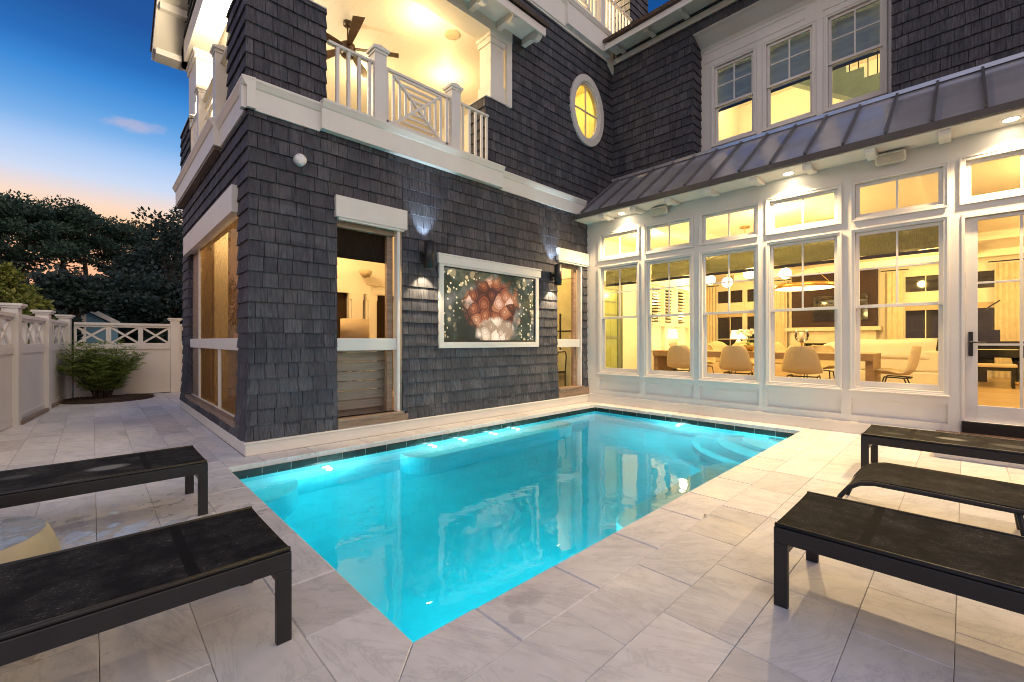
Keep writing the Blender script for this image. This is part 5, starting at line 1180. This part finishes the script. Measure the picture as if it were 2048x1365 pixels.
for i in range(14): a = q.uniform(0,6.28); leaf(lv,(ox,oy,oz+.12),(math.cos(a),math.sin(a),.35),.2,.03,(0,0,1),.5)
build(mb,'stem',M['leaf_bush'],orc); build(lv,'leaves',M['leaf_bush'],orc); build(fl_,'blossom',M['sofa'],orc)
cd = thing('hurricane_candle','white candle in a tall glass hurricane holder on the table','candle holder',(9.66,2.14,1.085)); hx_, hy_, hz_ = 9.66, 2.14, 1.085
build(MB().lathe([(0,0),(.06,0),(.06,.015),(.012,.03),(.012,.17),(.05,.19),(0,.195)],(hx_,hy_,hz_),20),'foot',M['brass'],cd,True); build(MB().lathe([(0,.19),(.035,.19),(.035,.38),(0,.385)],(hx_,hy_,hz_),16),'candle',M['sofa'],cd,True); build(MB().lathe([(.05,.19),(.10,.24),(.12,.32),(.10,.38),(.115,.42)],(hx_,hy_,hz_),24),'glass_pane',M['glass'],cd,True)
# curtains and rods
def curtain(x, y0, y1, label):
    t = thing('curtain', label, 'curtain', (x,(y0+y1)/2,3.38), 'ivory curtains at the back windows'); nf = max(3,int((y1-y0)/.10))
    build(MB().grid(lambda u, v: (x+.03*math.sin(u*nf*6.283)*(1-.25*v), y0+(y1-y0)*u, 3.38-(3.38-FZ-.01)*v),nf*10,4),'cloth',M['linen'],t,True)
    build(MB().tube([(x,y0-.12,3.43),(x,y1+.12,3.43)],.016,8),'rod',M['black'],t)
curtain(17.45,6.72,7.15,'ivory curtain left of the back windows behind the table lamp'); curtain(17.45,4.30,4.68,'ivory curtain between the back windows and the fireplace'); curtain(17.45,1.28,1.66,'ivory curtain left of the grand piano'); curtain(17.45,-1.05,-.55,'ivory curtain seen through the french door')
# grand piano and bench
pn = thing('grand_piano','black grand piano with raised lid by the back windows','piano',(15.6,.3,FZ)); pz = FZ+.62
out = [(14.6,-.95),(14.6,.40),(15.1,.46),(15.8,.50),(16.4,.42),(16.62,.15),(16.55,-.2),(16.2,-.45),(15.9,-.6),(15.6,-.9)]
build(MB().prism(out,'z',pz,pz+.36),'case',M['piano'],pn,bev=.01); build(MB().box(14.3,-.95,pz,14.6,.40,pz+.17),'keyboard',M['piano'],pn,bev=.01); build(MB().box(14.36,-.8,pz+.17,14.5,.25,pz+.185),'keys',M['sofa'],pn); build(MB().box(14.75,-.55,pz+.36,14.78,.2,pz+.62),'music_stand',M['piano'],pn)
lid = [(p[0],.50-(.50-p[1])*.72,pz+.38+(.50-p[1])*.62) for p in out]; build(MB().poly(lid),'lid',M['piano'],pn,solid=.025)
for x,y in ((14.72,-.8),(14.72,.28),(16.3,.1)): build(MB().lathe([(.05,.1),(.045,.14),(.07,.5),(.09,.62),(0,.62)],(x,y,FZ),12),'leg',M['piano'],pn,True); build(MB().sphere((x,y,FZ+.05),.05,10,8),'caster',M['brass'],pn,True)
build(MB().box(14.72,-.35,FZ+.05,14.82,-.15,pz),'pedal_lyre',M['piano'],pn)
bn = thing('piano_bench','black piano bench with tan top before the keyboard','bench',(13.85,-.3,FZ)); build(MB().box(13.65,-.75,FZ+.43,14.05,.1,FZ+.50),'seat',M['tan'],bn,bev=.02); build(MB().box(13.67,-.73,FZ+.36,14.03,.08,FZ+.43),'apron',M['piano'],bn)
for x in (13.68,13.97):
    for y in (-.72,.02): build(MB().box(x,y,FZ,x+.05,y+.05,FZ+.36),'leg',M['piano'],bn)
# wine wall
ww = thing('wine_rack','backlit wine rack with rows of dark bottles on the side wall','wine rack',(11.3,5.66,2.0))
build(MB().box(10.3,5.66,1.05,12.45,5.69,2.75),'back_panel',M['e_wine'],ww); mb = MB(); ring(mb,'y',5.55,5.66,10.25,12.5,1.0,2.80,.05); mb.box(11.0,5.56,1.05,11.04,5.66,2.75); mb.box(11.75,5.56,1.05,11.79,5.66,2.75); mb.box(10.3,5.52,1.68,12.45,5.66,1.74); build(mb,'frame',M['ceil'],ww)
mb = MB()
for c_ in (10.65,11.38,12.1):
    for i in range(11):
        z = 1.82+.083*i; mb.tube([(c_-.28,5.60,z),(c_+.02,5.60,z),(c_+.06,5.60,z),(c_+.2,5.60,z)],[.034,.034,.013,.013],8)
build(mb,'bottles',simple('dark_bottle_glass',(.02,.02,.008),.15),ww)['kind'] = 'stuff'
table_lamp(11.35,5.50,1.06,'small lit lamp on the bar below the wine rack',.14)
bar = thing('bar_cabinet','pale bar cabinet below the wine rack','cabinet',(11.4,5.5,FZ)); build(MB().box(10.3,5.35,FZ,12.45,5.69,1.0),'body',M['ceil'],bar,bev=.005); build(MB().box(10.28,5.32,1.0,12.47,5.69,1.05),'counter',M['marble_in'],bar)
# screened porch contents
def wall_cup(x, y, z, label):
    t = thing('wall_lamp', label, 'wall lamp', (x,y,z)); build(MB().lathe([(0,0),(.06,.01),(.10,.05),(.12,.12)],(x,y,z),20),'cup',M['tan'],t,True,solid=.006); build(MB().tube([(x,y,z),(x,y,z-.1),(x+.03,y,z-.14),(x+.5,y,z-.16)],.01,8),'arm',M['tan'],t)
plp = thing('drum_lamp','tan drum shade lamp standing inside the screened porch','lamp',(3.02,7.2,1.1)); build(MB().lathe([(.23,1.33),(.23,1.67)],(3.22,7.2,0),32),'lamp_shade',M['tan'],plp,True,solid=.006); build(MB().lathe([(0,.95),(.1,.95),(.09,1.0),(.12,1.15),(.05,1.28),(.015,1.3),(.015,1.70),(0,1.71)],(3.22,7.2,0),20),'base',M['marble_in'],plp,True)
sdt = thing('side_table','small table under the drum lamp in the screened porch','table',(2.98,7.2,.16)); build(MB().lathe([(0,.90),(.3,.90),(.3,.95),(0,.95)],(3.22,7.2,0),24),'top',M['greywood'],sdt); build(MB().lathe([(.05,.16),(.05,.9)],(3.22,7.2,0),12),'leg',M['greywood'],sdt)
wall_cup(3.72,7.85,2.5,'tan cup wall lamp inside the screened porch')
sv = thing('outdoor_sofa_back','grey slatted back of an outdoor sofa just inside the screened opening','sofa',(2.7,5.95,.16))
for i in range(6): build(MB().obox((2.68,5.99-.012*i,.40+.135*i),(.96,.03,.126),Matrix.Rotation(R(-6),3,'X')),'slat',M['greywood'],sv,bev=.004)
mb = MB()
for x in (2.19,3.13): mb.bar((x,6.0,.2),(x,5.90,1.18),.04,.06)
mb.bar((2.17,5.90,1.17),(3.15,5.90,1.17),.05,.05); build(mb,'frame',M['greywood'],sv,bev=.004)
seat_ = build(MB().box(2.2,6.05,.2,3.15,6.7,.55),'seat',M['greywood'],sv)
vs_ = thing('solar_shade','charcoal solar shade lowered at the top of the porch opening','window shade',(2.75,5.84,2.85)); build(MB().box(2.25,5.835,2.42,3.18,5.842,2.9),'cloth',M['solar'],vs_); build(MB().tube([(2.25,5.84,2.9),(3.18,5.84,2.9)],.03,10),'roller',M['greywood'],vs_)
dt = thing('porch_chair','black metal chair at a small high table in the narrow porch opening','chair',(7.36,6.28,.16))
mb = MB()
for sx in (-.17,.17): mb.tube([(7.36+sx,6.13,.16),(7.36+sx,6.13,.62),(7.36+sx,6.10,.95),(7.36+sx*.7,6.08,1.06)],.013,8); mb.tube([(7.36+sx,6.47,.16),(7.36+sx,6.47,.60)],.013,8)
mb.tube([(7.25,6.08,1.06),(7.47,6.08,1.06)],.013,8); mb.tube([(7.2,6.13,.35),(7.2,6.47,.35)],.01,6); build(mb,'frame',M['black'],dt); build(MB().box(7.18,6.12,.60,7.54,6.48,.63),'seat',M['black'],dt)
ht = thing('high_table','small round high table in the narrow porch opening','table',(7.0,6.05,.16)); build(MB().lathe([(0,1.08),(.22,1.08),(.22,1.105),(0,1.105)],(7.0,6.05,0),28),'top',M['chair'],ht); build(MB().lathe([(.2,.16),(.2,.18),(.025,.2),(.025,1.08)],(7.0,6.05,0),16),'pedestal',M['black'],ht)
mb = MB(); ring(mb,'x',7.555,7.579,5.9,6.85,.17,2.75,.07); dj = build(mb,'porch_door',M['ceil'],house); build(MB().box(7.566,5.98,.2,7.578,6.77,2.66),'door_leaf',simple('yellow_green_door',(.5,.5,.28),.35),dj); build(MB().box(7.545,6.28,1.05,7.566,6.31,1.9),'handle',M['black'],dj); build(MB().box(7.556,5.98,1.50,7.566,6.77,1.53),'muntin',M['black'],dj)

# ------------------------------------------------------------------ light inside the rooms (real ceiling lamps)
IP = 72
for i, (x,y,lb) in enumerate([(8.6,4.7,'by the first tall window'),(8.6,2.3,'over the near side of the table'),(8.7,-1.2,'inside the french door'),(12.2,2.2,'over the sofa'),(12.4,4.9,'before the wine rack'),(12.3,-2.0,'at the right of the living room'),(15.3,1.0,'over the grand piano'),(15.3,4.7,'near the back windows'),(15.4,-2.6,'at the far right of the living room')]):
    downlight(x,y,CZ-.002,IP*(1.0 if x < 9 else 1.6),'recessed indoor ceiling light '+lb,'ceiling lights of the living room',col=(1,.63,.19),e='e_room')
for x,y,z in gl: lamp('POINT','globe_lamp',(x,y,z-.16),20,(1,.72,.23),.1,ch)
lamp('POINT','table_lamp_bulb',(14.0,4.72,1.5),14,(1,.74,.36),.05,house); lamp('POINT','wine_lamp',(11.3,5.2,2.3),12,(1,.76,.36),.1,house)
downlight(2.6,7.0,3.638,80,'ceiling light of the screened porch near the drum lamp','ceiling lights of the screened porch',e='e_room',col=(1,.60,.22))
downlight(1.9,9.0,3.638,55,'ceiling light at the back of the screened porch','ceiling lights of the screened porch',e='e_room',col=(1,.60,.22))
downlight(6.9,7.0,3.638,70,'ceiling light behind the narrow porch opening','ceiling lights of the screened porch',e='e_room',col=(1,.60,.22))
downlight(10.9,3.2,7.545,62,'ceiling light of the upstairs room at the left','ceiling lights upstairs',e='e_room',col=(1,.70,.28))
downlight(10.9,.6,7.545,62,'ceiling light of the upstairs room at the right','ceiling lights upstairs',e='e_room',col=(1,.70,.28))
downlight(7.9,6.9,7.595,52,'ceiling light behind the oval window','ceiling lights upstairs',e='e_room',col=(1,.78,.3))
